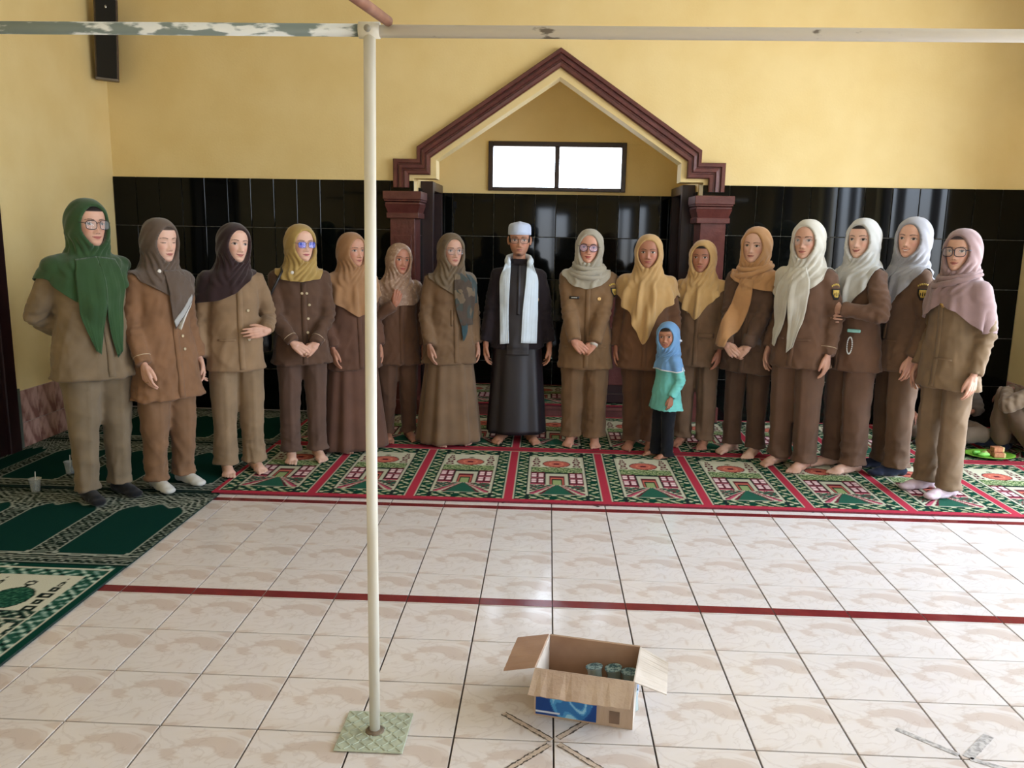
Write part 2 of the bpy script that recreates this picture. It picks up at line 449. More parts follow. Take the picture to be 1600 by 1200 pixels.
# gable moulding round the niche
def mirror(pts): return pts+[(2*ax-x, z) for x, z in pts[:-1][::-1]]
outer = [bw(616, 293), bw(616, 248.5), bw(652.5, 248.2), bw(652.5, 230), (ax, bw(877, 76)[1])]
inner = [bw(640, 295), bw(640, 273), bw(673, 273), bw(673, 247), (ax, bw(877, 106)[1])]
inner[0] = (inner[0][0], outer[0][1])
def ortho(p): return [(p[0][0], p[0][1]), (p[0][0], p[1][1]), (p[2][0], p[1][1]), (p[2][0], p[3][1]), p[4]]
outer, inner = mirror(ortho(outer)), mirror(ortho(inner))
prof = [(0, 0), (0, .05), (.06, .058), (.24, .058), (.28, .036), (.34, .036), (.38, .052), (.58, .056), (.62, .034), (.70, .034), (.74, .046), (.94, .042), (1, .03), (1, 0)]
rings = []
for (ox, oz), (ix, iz) in zip(outer, inner):
    rings.append([(ox+(ix-ox)*w, YB-d-.001, oz+(iz-oz)*w) for w, d in prof])
arch = structure(empty('trim_3', (0, 0, 0)))
obj('gable_moulding', mesh('gable_moulding', *loft(rings), smooth=False), M_BROWN, arch)
# pillars with capitals
def pillar(sgn):
    e = structure(empty('trim_%d' % (4 if sgn < 0 else 5), (0, 0, 0)))
    def X(x): return x if sgn < 0 else 2*ax-x
    def bx(m, x0, x1, y0, y1, z0, z1, bev=.004):
        a, b = sorted((X(x0), X(x1))); m.box((a, y0, z0), (b, y1, z1), bev); return m
    bx(MB(), -1.31, -1.105, YB-.09, YB+.20, 0, 1.66).build('shaft', M_BROWN, e)
    bx(MB(), -1.275, -1.135, YB-.097, YB-.088, .35, 1.52, .003).build('shaft_panel', M_BROWN, e)
    bx(MB(), -1.335, -1.07, YB-.115, YB+.21, 0, .14).build('plinth', M_BROWN, e)
    bx(MB(), -1.335, -1.07, YB-.115, YB+.20, 1.655, 1.70).build('capital_collar', M_BROWN, e)
    a, b = -1.325, -1.08
    V = []; 
    for k, (g_, z) in enumerate(((0., 1.70), (.008, 1.725), (.022, 1.765))):
        x0, x1 = sorted((X(a-g_), X(b+g_))); y0, y1 = YB-.105-g_, YB+.2
        V += [(x0, y0, z), (x1, y0, z), (x1, y1, z), (x0, y1, z)]
    MB().add(*loft([V[0:4], V[4:8], V[8:12]])).build('capital_bell', M_BROWN, e)
    bx(MB(), -1.345, -1.06, YB-.125, YB+.20, 1.765, 1.785).build('capital_fillet', M_BROWN, e)
    bx(MB(), -1.352, -1.05, YB-.132, YB+.20, 1.79, 1.805).build('capital_fillet', M_BROWN, e)
    bx(MB(), -1.36, -1.045, YB-.14, YB+.20, 1.805, 1.872).build('abacus', M_BROWN, e)
pillar(-1); pillar(1)
# niche
NF = .085
nl, nr = NX-NW, NX+NW
niche = structure(empty('wall_niche', (0, 0, 0)))
MB().box((nl-.15, YB+.2, 0), (nl, NY, 3.2)).build('plaster', M_YEL, niche)
MB().box((nr, YB+.2, 0), (nr+.15, NY, 3.2)).build('plaster', M_YEL, niche)
wx0, wx1, wz0, wz1 = NX-.645, NX+.645, 1.945, 2.395
nb = MB()
nb.box((nl-.15, NY, 0), (nr+.15, NY+.15, wz0)).box((nl-.15, NY, wz1), (nr+.15, NY+.15, 3.2)).box((nl-.15, NY, wz0), (wx0, NY+.15, wz1)).box((wx1, NY, wz0), (nr+.15, NY+.15, wz1))
nb.build('plaster', M_YEL, niche)
MB().box((nl-.15, YB+.2, 3.2), (nr+.15, NY+.15, 3.35)).build('plaster', M_YEL, niche)
tile_field(niche, nl+.002, nr-.002, 1.918, 5, .2, .4, lambda x, z: ((x, NY-.004, z), 0), 5)
MB().box((nl, NY-.004, 0), (nr, NY, 1.916)).build('tile_grout', M_GROUT, niche)
tile_field(niche, YB+.2, NY-.02, 1.918, 5, .2, .4, lambda y, z: ((nl+.004, y, z), PI/2), 6)
tile_field(niche, YB+.2, NY-.02, 1.918, 5, .2, .4, lambda y, z: ((nr-.004, y, z), -PI/2), 8)
MB().box((nl, YB+.2, 0), (nl+.004, NY, 1.916)).box((nr-.004, YB+.2, 0), (nr, NY, 1.916)).build('tile_grout', M_GROUT, niche)
# window of two panes
nw = structure(empty('window_%d' % wi, (0, NY, 0))); wi += 1
t = .045
for x0, x1, z0, z1 in ((wx0, wx0+t, wz0, wz1), (wx1-t, wx1, wz0, wz1), (wx0+t, wx1-t, wz1-t, wz1), (wx0+t, wx1-t, wz0, wz0+.035), (NX-.022, NX+.022, wz0+.035, wz1-t)):
    MB().box((x0, -.03, z0), (x1, .06, z1), .004).build('window_frame', M_DBROWN, nw)
for x0, x1 in ((wx0+t, NX-.022), (NX+.022, wx1-t)):
    MB().box((x0, .02, wz0+.035), (x1, .025, wz1-t)).build('pane', mat_glass('clear_pane', (240, 245, 250), .12), nw)
# door frames in the two side walls of the niche
for k, (x, sg) in enumerate(((nl, 1), (nr, -1))):
    d = structure(empty('door_%d' % (k+2), (x, 0, 0)))
    def bx(u0, u1, y0, y1, z0, z1, nm, par):
        a, b = sorted((sg*u0, sg*u1)); return MB().box((a, y0, z0), (b, y1, z1), .004).build(nm, M_DBROWN, par)
    bx(0, .11, 7.28, 7.36, NF, 1.98, 'door_frame', d); bx(0, .11, 7.86, 7.94, NF, 1.98, 'door_frame', d); bx(0, .11, 7.36, 7.86, 1.90, 1.98, 'door_frame', d)
    bx(.01, .04, 7.36, 7.86, NF, 1.90, 'door_leaf', d)
# raised niche floor
step = structure(empty('floor_niche', (0, 0, 0)))
MB().box((nl, YB+.0, 0), (nr, NY, NF)).build('platform', M_STEP, step)
MB().box((nl+.01, YB-.012, NF-.02), (nr-.01, YB+.02, NF+.004), .003).build('step_nosing', M_STEP, step)
# ------------------------------------------------------------------ carpets (woven prints drawn on fine grids)
class Canvas:
    def __init__(s, w, h, res, base):
        s.w, s.h = w, h; s.nx, s.ny = int(round(w/res))+1, int(round(h/res))+1
        x = np.linspace(-w/2, w/2, s.nx); y = np.linspace(0, h, s.ny)
        s.X, s.Y = np.meshgrid(x, y); s.C = np.zeros((s.ny, s.nx, 3)); s.C[:] = lin(base)[:3]
    def put(s, mask, c):
        g = sum(c)/3.; s.C[mask] = lin([.80*v+.20*g for v in c])[:3]
    def rect(s, x0, x1, y0, y1, c): s.put((s.X >= x0) & (s.X <= x1) & (s.Y >= y0) & (s.Y <= y1), c)
    def ell(s, cx, cy, a, b, c): s.put(((s.X-cx)/a)**2+((s.Y-cy)/b)**2 <= 1, c)
    def line(s, x0, y0, x1, y1, w, c):
        dx, dy = x1-x0, y1-y0; L = dx*dx+dy*dy
        t = np.clip(((s.X-x0)*dx+(s.Y-y0)*dy)/L, 0, 1)
        s.put(np.hypot(s.X-x0-t*dx, s.Y-y0-t*dy) <= w/2, c)
    def mesh(s, name):
        V = np.stack([s.X.ravel(), s.Y.ravel(), np.zeros(s.X.size)], 1)
        return mesh(name, V, grid_faces(s.nx, s.ny), False, s.C.reshape(-1, 3))
M_RUG = mat_attr('woven_carpet', 1., .3, 260., bump=.5, spec=.03)
def flowers(c, mask, s, cols, seed=0):
    """repeating little leaf-and-flower weave inside mask"""
    X, Y = c.X/s, c.Y/s
    f = np.sin(X*6.28)*np.cos(Y*6.28)+.6*np.sin((X+Y)*9.1+1)+.5*np.cos((X-2*Y)*5.3)
    c.put(mask & (f > .25), cols[0]); c.put(mask & (f > .95), cols[1]); c.put(mask & (f < -1.1), cols[2])
PW, PH = .585, 1.16
def red_panel():
    c = Canvas(PW, PH, .0075, (14, 60, 44)); X, Y = c.X, c.Y; ax_ = np.abs(X)
    cream, dark, maroon, red, pink, orange = (186, 182, 152), (24, 42, 38), (98, 28, 40), (184, 40, 60), (188, 66, 92), (198, 92, 72)
    m = np.ones_like(X, bool)
    flowers(c, m, .085, ((150, 158, 110), cream, (10, 34, 28)))
    c.put((ax_ > .172) & (ax_ < .19), dark)
    c.put((ax_ > .25) & (ax_ < .262), (20, 70, 56)); c.put((ax_ > .257) & (ax_ < .266), cream)
    c.put(ax_ > .264, red)
    c.rect(-.3, .3, 0, .05, red); c.rect(-.3, .3, PH-.03, PH, red); c.rect(-.3, .3, PH-.042, PH-.03, cream)
    y0, y1 = .155, 1.0
    c.rect(-.18, .18, y0-.012, y1+.01, cream)
    c.rect(-.17, .17, y0, y1, (200, 196, 164))
    # green ground with diverging rays
    c.rect(-.17, .17, y0, .34, (34, 92, 70))
    inn = (ax_ < .17) & (Y > y0) & (Y < .345)
    flowers(c, inn & (ax_ > (.345-Y)*.95+.02), .06, ((120, 40, 50), cream, (60, 14, 24)))
    for a, b, cc in ((.0, .03, (40, 100, 76)), (.45, .56, maroon), (.56, .66, cream), (.66, .80, pink), (.80, .9, maroon), (.9, 1.0, cream)):
        k = ax_/np.maximum(.36-Y, .01)
        c.put(inn & (k > a*1.05) & (k < b*1.05), cc)
    # buildings
    b0, b1 = .345, .62
    c.rect(-.17, .17, b0, b1, maroon)
    for sx in (-1, 1):
        for i in range(2):
            for j in range(2):
                x = sx*(.1+.045*i)+0; y = b0+.05+.12*j
                c.rect(x-.016, x+.016, y, y+.07, (230, 190, 190)); c.rect(x-.002, x+.002, y, y+.07, maroon); c.rect(x-.016, x+.016, y+.034, y+.04, maroon)
    c.rect(-.17, .17, b0, b0+.02, pink); c.rect(-.17, .17, b0+.135, b0+.148, (214, 120, 130))
    for w, cc in ((.078, dark), (.070, cream), (.052, maroon), (.042, orange), (.032, dark), (.026, (140, 160, 96))):
        c.put((np.abs(X) < w) & (Y > b0+.0) & (Y < b0+.02+w*3.2), cc)
    # foliage band
    fol = (ax_ < .17) & (Y > b1) & (Y < .735)
    c.put(fol, (96, 124, 66)); flowers(c, fol, .05, ((180, 186, 130), (40, 80, 50), (30, 60, 40)))
    # orange dome and minarets
    c.ell(0, .82, .094, .082, maroon); c.ell(0, .82, .086, .074, orange); 
    rr = np.hypot(X/.086, (Y-.82)/.074)
    c.put((rr > .45) & (rr < .58), (232, 124, 92)); c.ell(0, .82, .02, .018, maroon)
    c.ell(0, .925, .02, .012, (110, 110, 80))
    for sx in (-1, 1):
        for yy, w in ((.75, .024), (.80, .018), (.85, .026), (.90, .016), (.94, .008)):
            c.rect(sx*.135-w, sx*.135+w, yy, yy+.035, maroon); c.rect(sx*.135-w*.4, sx*.135+w*.4, yy+.01, yy+.028, cream)
    return c.mesh('red_prayer_panel')
carpet = tag(empty('prayer_carpet', (0, 0, .004)), 'red and green prayer carpet with mosque panels under the standing row', 'carpet')
RX0 = -1.96; NP = 10
M_RUGB = mat('carpet_backing', (120, 30, 44), .95, (90, 24, 36), 60.)
rp_me = red_panel(); rp_me.materials.append(M_RUG)
for r_, yy in enumerate((4.60, 5.79)):
    dep = 1.16 if r_ == 0 else YB-.0-5.79
    MB().box((RX0, yy, -.003), (XR-.02, min(yy+1.16, YB-.02), .0075), .002).build('carpet_backing', M_RUGB, carpet)
    for k in range(NP):
        x = RX0+(k+.5)*PW
        if x > XR: continue
        o = obj('prayer_panel', rp_me, None, carpet, loc=(x, yy, .008))
        if x+PW/2 > XR-.02: o.scale.x = (XR-.02-(x-PW/2))/PW; o.location.x = (x-PW/2+XR-.02)/2
        if r_ == 1: o.scale.y = (YB-.02-yy)/PH
MB().box((RX0, 5.757, 0), (XR-.02, 5.793, .010), .002).build('carpet_seam', mat('carpet_red_band', (150, 24, 40), .95, (96, 14, 26), 9., stretch=(1, 40, 1)), carpet)
# green carpet along the left wall
GW, GH = .4875, 1.115
def green_panel():
    c = Canvas(GW, GH, .0075, (20, 34, 28)); X, Y = c.X, c.Y; ax_ = np.abs(X)
    field, cream, mid = (8, 54, 46), (150, 156, 142), (90, 102, 90)
    flowers(c, np.ones_like(X, bool), .05, (mid, cream, (8, 22, 18)))
    # scrolls near the arch
    r1 = np.hypot(X, Y-.70)
    c.put((Y > .72) & (np.sin(r1*150+4*np.sin(np.arctan2(X, Y-.7)*9)) > .55) & (Y < 1.02), cream)
    # scale border at the foot
    sc = (Y > .075) & (Y < .155)
    c.put(sc, (24, 40, 32)); c.put(sc & (np.sin((Y-.05)*190+1.2*np.abs(np.sin(X*26))) > .1), cream)
    # plain green field: bottle shape with an arched head
    half = .178-.0*Y
    head = np.clip((Y-.74)/.13, 0, 1); half = half*(1-.5*head**2)
    c.put((ax_ < half+.010) & (Y > .13) & (Y < .865+.03*np.cos(X*40)), cream)
    c.put((ax_ < half) & (Y > .14) & (Y < .85+.03*np.cos(X*40)), field)
    c.put((ax_ > .165) & (ax_ < .178) & (Y > .13) & (Y < .16), cream)
    c.put((ax_ > .225) & (np.sin(Y*90) > .2), mid)
    for yb, w, cc in ((.0, .016, (10, 40, 34)), (.018, .006, cream), (.066, .006, cream), (.075, .012, (8, 24, 20)), (GH-.1, .006, cream), (GH-.02, .02, (10, 34, 28)), (GH-.034, .006, mid)):
        c.rect(-1, 1, yb, yb+w, cc)
    return c.mesh('green_prayer_panel')
gc = tag(empty('green_carpet', (0, 0, .003)), 'dark green prayer carpet with cream scroll borders along the left wall', 'carpet')
gp_me = green_panel(); gp_me.materials.append(M_RUG)
M_GB = mat('green_backing', (14, 44, 36), .95, (10, 32, 28), 60.)
for r_ in range(3):
    y0 = 3.495+r_*1.125; y1 = min(y0+(1.10 if r_ == 0 else 1.12), YB-.02)
    xe_ = -1.905 if r_ == 0 else -1.962
    MB().box((XL+.015, y0, -.002), (xe_, y1, .0065), .002).build('carpet_backing', M_GB, gc)
    for k in range(4):
        x = xe_-(k+.5)*GW
        if x-GW/2 < XL+.01:
            w = (x+GW/2)-(XL+.015); o = obj('prayer_panel', gp_me, None, gc, loc=(x+GW/2-w/2, y0, .007)); o.scale.x = w/GW
        else: o = obj('prayer_panel', gp_me, None, gc, loc=(x, y0, .007))
        o.scale.y = (y1-y0)/GH
# single prayer mat in front of it
def mat_panel():
    c = Canvas(.62, 1.12, .0075, (12, 56, 46)); X, Y = c.X, c.Y; ax_ = np.abs(X)
    teal, cream, dk, g2 = (112, 150, 136), (196, 194, 170), (16, 30, 26), (30, 84, 66)
    brd = ((ax_ > .19) & (ax_ < .275)) | ((Y > 1.0) & (Y < 1.075) & (ax_ < .275)) | ((Y > .05) & (Y < .12) & (ax_ < .275))
    c.put(brd, g2); flowers(c, brd, .07, (teal, (176, 196, 176), dk))
    c.put((ax_ > .268) & (ax_ < .278) & (Y > .045) & (Y < 1.08), cream); c.put((ax_ < .278) & (Y > 1.072) & (Y < 1.084), cream)
    inn = (ax_ < .185) & (Y > .13) & (Y < .99)
    c.put((ax_ < .192) & (Y > .12) & (Y < 1.0), cream); c.put(inn, cream)
    low = inn & (Y < .66); c.put(low, (20, 44, 38)); flowers(c, low, .06, ((90, 120, 100), cream, (10, 24, 20)))
    for j in range(3):
        for i in range(-3, 4):
            c.rect(i*.05-.013, i*.05+.013, .2+j*.13, .29+j*.13, cream); c.rect(i*.05-.003, i*.05+.003, .2+j*.13, .29+j*.13, dk)
    c.rect(-.185, .185, .165, .175, cream); c.rect(-.185, .185, .58, .59, cream)
    c.ell(0, .77, .092, .105, (14, 26, 22)); c.ell(0, .77, .086, .098, (20, 72, 54))
    k = inn & (((X/.086)**2+((Y-.77)/.098)**2) < 1); flowers(c, k, .04, ((40, 100, 74), (14, 50, 40), (60, 120, 92)))
    r = np.hypot(X, Y-.915); c.put((r > .014) & (r < .026), dk); c.rect(-.004, .004, .87, .905, dk)
    for sx in (-1, 1):
        for yy, w in ((.66, .026), (.72, .02), (.78, .03), (.84, .018), (.89, .010), (.93, .005)):
            c.rect(sx*.138-w, sx*.138+w, yy, yy+.045, dk); c.rect(sx*.138-w*.35, sx*.138+w*.35, yy+.012, yy+.03, cream)
    return c.mesh('mosque_mat_print')
pm = tag(empty('prayer_mat', (-2.22, 2.37, .003)), 'green prayer mat with a mosque print beside the bare tiles', 'mat')
MB().box((-.312, 0, -.002), (.312, 1.122, .008), .002).build('mat_backing', M_GB, pm)
pmm = mat_panel(); pmm.materials.append(M_RUG)
obj('mat_print', pmm, None, pm, loc=(0, 0.001, .0085))
pm2 = tag(inst(pm, (-2.85, 2.37, .003)), 'green prayer mat with a mosque print against the left wall side', 'mat')
for ch in [c_ for c_ in pm.children]: inst(ch, parent=pm2)
# carpet inside the niche
nc = tag(empty('niche_carpet', (0, 0, NF+.006)), 'red and green carpet on the raised niche floor behind the man', 'carpet')
for k in range(3):
    o = obj('prayer_panel', rp_me, None, nc, loc=(nl+.1+(k+.5)*.66, YB+.06, .004)); o.scale = (.66/PW, .82, 1)
MB().box((nl+.09, YB+.05, -.004), (nr-.09, YB+1.02, .003)).build('carpet_backing', M_RUGB, nc)
# ------------------------------------------------------------------ furniture and loose things
def put_lectern():
    e = tag(empty('lectern', (.545, 7.33, NF+.0125)), 'dark brown wooden lectern standing in the niche behind the man', 'lectern')
    w, d, h = .29, .20, 1.06
    MB().box((-w, -d, .09), (w, d, h)).build('body', M_DBROWN, e)
    MB().box((-w-.02, -d-.02, 0), (w+.02, d+.02, .09), .01).build('plinth', M_DBROWN, e)
    MB().box((-w-.03, -d-.04, h), (w+.03, d+.03, h+.03), .008).build('top_board', M_DBROWN, e)
    MB().box((-w+.05, -d-.012, .16), (w-.05, -d, h-.1), .006).build('front_panel', M_BROWN, e)
put_lectern()
def speaker(x, y, z, rz, label):
    e = tag(empty('wall_speaker', (x, y, z), rz), label, 'speaker', 'column speakers high in the room corners')
    e.rotation_euler = (.05, .045, rz)
    MB().box((-.085, 0, -.31), (.085, .11, .31), .006).build('cabinet', mat('speaker_side', (92, 74, 58), .5, (70, 56, 44), 20.), e)
    MB().box((-.072, -.012, -.295), (.072, 0, .295), .004).build('grille', mat('black_grille', (14, 15, 14), .45, (8, 8, 8), 300., bump=.6, bscale=700.), e)
    for z0 in (-.303, .303): MB().box((-.083, -.014, z0-.009), (.083, .01, z0+.009), .003).build('trim_bar', mat('grey_trim', (120, 110, 98), .45), e)
    MB().add(*ellipsoid((0, -.015, .235), (.008, .003, .012))).build('badge', mat('chrome', (190, 190, 190), .25, metallic=1), e, smooth=True)
    MB().box((-.03, .11, -.05), (.03, .16, .05)).build('bracket', mat('steel', (90, 90, 90), .4, metallic=1), e)
speaker(-3.52, 6.72, 3.0, .45, 'black column speaker high in the left corner of the room')
speaker(3.80, 6.60, 3.0, -.5, 'black column speaker high in the right corner, cut by the frame')
# partition frame: post on a plate, two rails, slanting pole
M_WHITE = mat('chalky_white_paint', (226, 222, 208), .5, (206, 198, 178), 16., stretch=(1, 1, .15))
def peeled(name, base, chip, lo, hi):
    return mat(name, base, .5, chip, 9., 6., lo, hi, stretch=(1, 3.2, 3.2))
fr = tag(empty('partition_frame', (-.507, 2.326, 0)), 'white metal partition frame: post on a square plate with rails overhead', 'frame')
M_PLATE = mat('pale_green_steel', (182, 188, 164), .5, (160, 166, 146), 30.)
MB().box((-.105, -.105, .002), (.105, .105, .007), .0015).build('base_plate', M_PLATE, fr)
lug = None
for j in range(9):
    for i in range(9):
        a = (PI/4 if (i+j) % 2 else -PI/4)
        if lug is None:
            lug = MB().box((-.012, -.0028, 0), (.012, .0028, .0026), .0012).build('tread_lug', M_PLATE, fr, loc=((i-4)*.0225, (j-4)*.0225, .0065), rot=(0, 0, a))
        else: inst(lug, ((i-4)*.0225, (j-4)*.0225, .0065), (0, 0, a))
MB().tube([(0, 0, .006), (.002, 0, 1.0), (.012, 0, 2.075)], .0165, 20).build('post', M_WHITE, fr, smooth=True)
MB().add(*ellipsoid((0, 0, .008), (.03, .03, .008))).build('weld', mat('weld_stain', (120, 104, 84), .7, (92, 78, 62), 60.), fr, smooth=True)
MB().tube([(-.014, 0, 2.076), (-2.6, .0, 2.076)], .0165, 20).build('rail', peeled('peeling_grey_paint', (112, 122, 112), (214, 214, 204), .47, .53), fr, smooth=True)
MB().tube([(.038, 0, 2.074), (3.2, 0, 2.074)], .0165, 20).build('rail', peeled('chipped_white_paint', (216, 210, 200), (120, 112, 104), .33, .37), fr, smooth=True)
MB().tube([(-.016, 0, 2.076), (.04, 0, 2.076)], .0215, 20).build('joint_sleeve', M_WHITE, fr, smooth=True)
MB().tube([(.011, -.018, 2.076), (.011, -.028, 2.076)], .009, 12).build('bolt', mat('bolt_head', (170, 164, 148), .5), fr, smooth=True)
q0 = at_y(606, 33, 2.31)-np.array([-.507, 2.326, 0]); q1 = at_y(520, -30, 1.75)-np.array([-.507, 2.326, 0])
MB().tube([q0, q1], .0135, 16).build('slant_pole', mat('rusty_brown_pole', (150, 104, 80), .55, (126, 82, 62), 14.), fr, smooth=True)
# old tape marks on the tiles
M_TAPE = mat('old_tape_residue', (190, 170, 150), .6, (96, 84, 72), 60., 6., .30, .46)
M_EDGE = mat('tape_dirt', (52, 44, 38), .8, (90, 78, 66), 80.)
M_TAPE2 = mat('grey_tape_residue', (186, 178, 170), .7, (128, 122, 116), 60., 6., .36, .6)
def tape(p, q, w, m, label, grp):
    a = ground(*p); b = ground(*q); L = np.linalg.norm(b-a); c = (a+b)/2; th = math.atan2(b[1]-a[1], b[0]-a[0])
    n = 24; r = random.Random(int(p[0]*7+p[1])); V = []
    for k in range(n+1):
        u = -L/2+L*k/n
        V += [(u, -w/2+r.gauss(0, .0012), .0004), (u, w/2+r.gauss(0, .0012), .0004), (u, -w/2, .0012), (u, w/2, .0012)]
    rings = [[V[4*k], V[4*k+1], V[4*k+3], V[4*k+2]] for k in range(n+1)]
    o = obj('tape_strip', mesh('tape_strip', *loft(rings), smooth=False), m, None, loc=(c[0], c[1], .0002), rot=(0, 0, th))
    if m is M_TAPE:
        for sd in (-1, 1):
            E_ = []
            for k in range(n+1):
                u = -L/2+L*k/n; v = sd*(w/2-.0015)+r.gauss(0, .0010); hw_ = .0018*abs(r.gauss(.7, .6))+.0002
                E_.append([(u, v-hw_, .0010), (u, v+hw_, .0010), (u, v+hw_, .0017), (u, v-hw_, .0017)])
            obj('tape_edge', mesh('tape_edge', *loft(E_), smooth=False), M_EDGE, o)
    return tag(o, label, 'tape', grp)
g1 = 'old tape marks crossing on the tiles'
tape((787, 1115), (862, 1157), .022, M_TAPE, 'dirty tape strip running up left from the cross below the box', g1)
tape((872, 1154), (930, 1120), .022, M_TAPE, 'dirty tape strip running under the box from the cross', g1)
tape((858, 1164), (790, 1205), .022, M_TAPE, 'dirty tape strip running down left from the cross below the box', g1)
tape((873, 1163), (960, 1215), .022, M_TAPE, 'dirty tape strip running down right from the cross below the box', g1)
tape((1400, 1139), (1498, 1180), .02, M_TAPE2, 'grey worn tape mark on the tiles at the lower right', g1)
tape((1512, 1184), (1545, 1150), .03, M_TAPE2, 'faint wide tape outline at the lower right corner tiles', g1)
tape((1516, 1186), (1580, 1205), .02, M_TAPE2, 'short grey tape end at the lower right frame edge', g1)
M_DK = mat('dark_tape_end', (60, 46, 44), .7)
tape((784, 786), (797, 782), .018, M_DK, 'short dark tape end at the carpet edge left of centre', g1)
tape((919, 787), (936, 792), .018, M_DK, 'short dark tape end at the carpet edge right of centre', g1)
tape((1262, 797), (1272, 801), .018, M_DK, 'short dark tape end at the carpet edge on the right', g1)
# cardboard box
def carton():
    fl, frr, br = ground(834, 1117), ground(988, 1141), ground(1003, 1075)
    c0 = (fl+frr)/2; d = frr-fl; w = float(np.linalg.norm(d)); th = math.atan2(d[1], d[0])
    dep, h = .235, .165
    e = tag(empty('cardboard_box', (float(c0[0]), float(c0[1]), .001), th), 'open cardboard box with a blue printed front on the tiles', 'box')
    M_CB = mat('cardboard', (180, 156, 132), .85, (166, 140, 118), 14., bump=.2, bscale=90., stretch=(1, 1, .2))
    M_IN = mat('cardboard_inside', (166, 132, 106), .9, (152, 118, 94), 10.)
    M_PALE = mat('cardboard_pale_side', (206, 194, 180), .8, (190, 176, 160), 12.)
    t = .004; hw = w/2
    fp = MB().box((-hw, 0, 0), (hw, t, h)).build('front_wall', M_CB, e)
    MB().box((-hw, dep-t, 0), (hw, dep, h)).build('back_wall', M_IN, e)
    MB().box((-hw, t, 0), (-hw+t, dep-t, h)).build('side_wall', M_PALE, e)
    MB().box((hw-t, t, 0), (hw, dep-t, h)).build('side_wall', M_PALE, e)
    MB().box((-hw+t, t, 0), (hw-t, dep-t, t)).build('bottom', M_IN, e)
    def flap(pts, m, name='flap', nr=1, par=e):
        a, b, c_, d_ = [np.array(p) for p in pts]   # a,b hinge; c_,d_ free edge
        nrm = np.cross(b-a, d_-a); nrm = nrm/np.linalg.norm(nrm)*.0035
        n = 16; V = []; r = random.Random(3)
        rings = []
        for k in range(n+1):
            u = k/n; p, q = a+(b-a)*u, d_+(c_-d_)*u
            jj = nrm*r.gauss(0, .25)*nr
            rings.append([p, q+jj, q+jj+nrm, p+nrm])
        return obj(name, mesh(name, *loft(rings), smooth=False), m, par)
    # front flap folded outwards over the print
    flap([(-hw, -.001, h), (hw, -.001, h), (hw-.004, -.085, h-.045), (-hw-.004, -.085, h-.045)], M_CB, nr=2.2)
    flap([(-hw, .002, h), (-hw, dep-.002, h), (-hw-.105, dep-.03, h-.012), (-hw-.105, .006, h-.03)], M_IN)
    flap([(hw, .002, h), (hw, dep-.002, h), (hw+.095, dep-.05, h-.02), (hw+.1, .05, h-.055)], M_PALE)
    flap([(-hw+.004, dep, h), (hw-.004, dep, h), (hw-.004, dep+.075, h-.1), (-hw+.004, dep+.075, h-.1)], M_CB)
    # blue print on the front wall
    c = Canvas(w*.62, .085, .003, (22, 62, 128)); X, Y = c.X/w, c.Y
    r = np.hypot(X-.05, (Y-.08)*2.4); a = np.arctan2((Y-.08)*2.4, X-.05)
    sw = np.sin(r*46-2.5*a+2.2*np.sin(X*22+Y*30))
    c.put(r < .24, (34, 112, 186)); c.put((r < .24) & (sw > .3), (60, 150, 214)); c.put((r < .2) & (sw > .8), (130, 196, 230)); c.put((r < .24) & (r > .225), (14, 70, 150))
    c.put((Y > .008) & (Y < .0125) & (X < -.06), (206, 214, 226))
    pv = c.mesh('blue_print'); pv.transform(Matrix.Rotation(PI/2, 4, 'X')); pv.materials.append(mat_attr('printed_ink', .5, .04, 40.))
    obj('blue_print', pv, None, fp, loc=(-.055, -.0008, .006))
    MB().box((hw-.075, -.0012, .012), (hw-.042, -.0004, .055)).build('printed_symbol', mat('ink_grey', (120, 96, 78), .8), fp)
    sp = MB().box((hw, .12, .02), (hw+.0008, .2, .12)).build('side_print', mat('ink_blue', (70, 110, 160), .6, (190, 190, 190), 14.), e)
    for k, (x, y) in enumerate(((.02, .17), (.085, .185), (.135, .17), (.05, .125), (.11, .12), (.15, .10))):
        p = np.array([x, y]); ca, sa = math.cos(th), math.sin(th)
        wx, wy = c0[0]+ca*x-sa*y, c0[1]+sa*x+ca*y
        cup = tag(empty('water_cup', (wx, wy, .006+(.03 if k < 3 else 0))), '', 'cup', 'sealed water cups inside the cardboard box')
        cup['label'] = ['sealed plastic water cup at the back left of the pile in the box', 'sealed plastic water cup at the middle back in the box', 'sealed plastic water cup in the far right corner of the box', 'sealed plastic water cup at the front left of the pile in the box', 'sealed plastic water cup at the front middle in the box', 'sealed plastic water cup at the near right of the box'][k]
        cup.rotation_euler = (rnd.uniform(-.25, .1), rnd.uniform(-.2, .2), 0)
        MB().lathe([(.018, 0), (.022, .004), (.026, .06), (.029, .064), (.029, .067)], 20).build('cup_body', mat_glass('cup_plastic', (190, 214, 214), .5, .15), cup, smooth=True)
        lid = MB().lathe([(.0295, .0672), (.0295, .0682)], 20).build('foil_lid', mat('teal_lid', (150, 176, 176), .3, (34, 84, 96), 90., 2., .45, .55), cup)
carton()
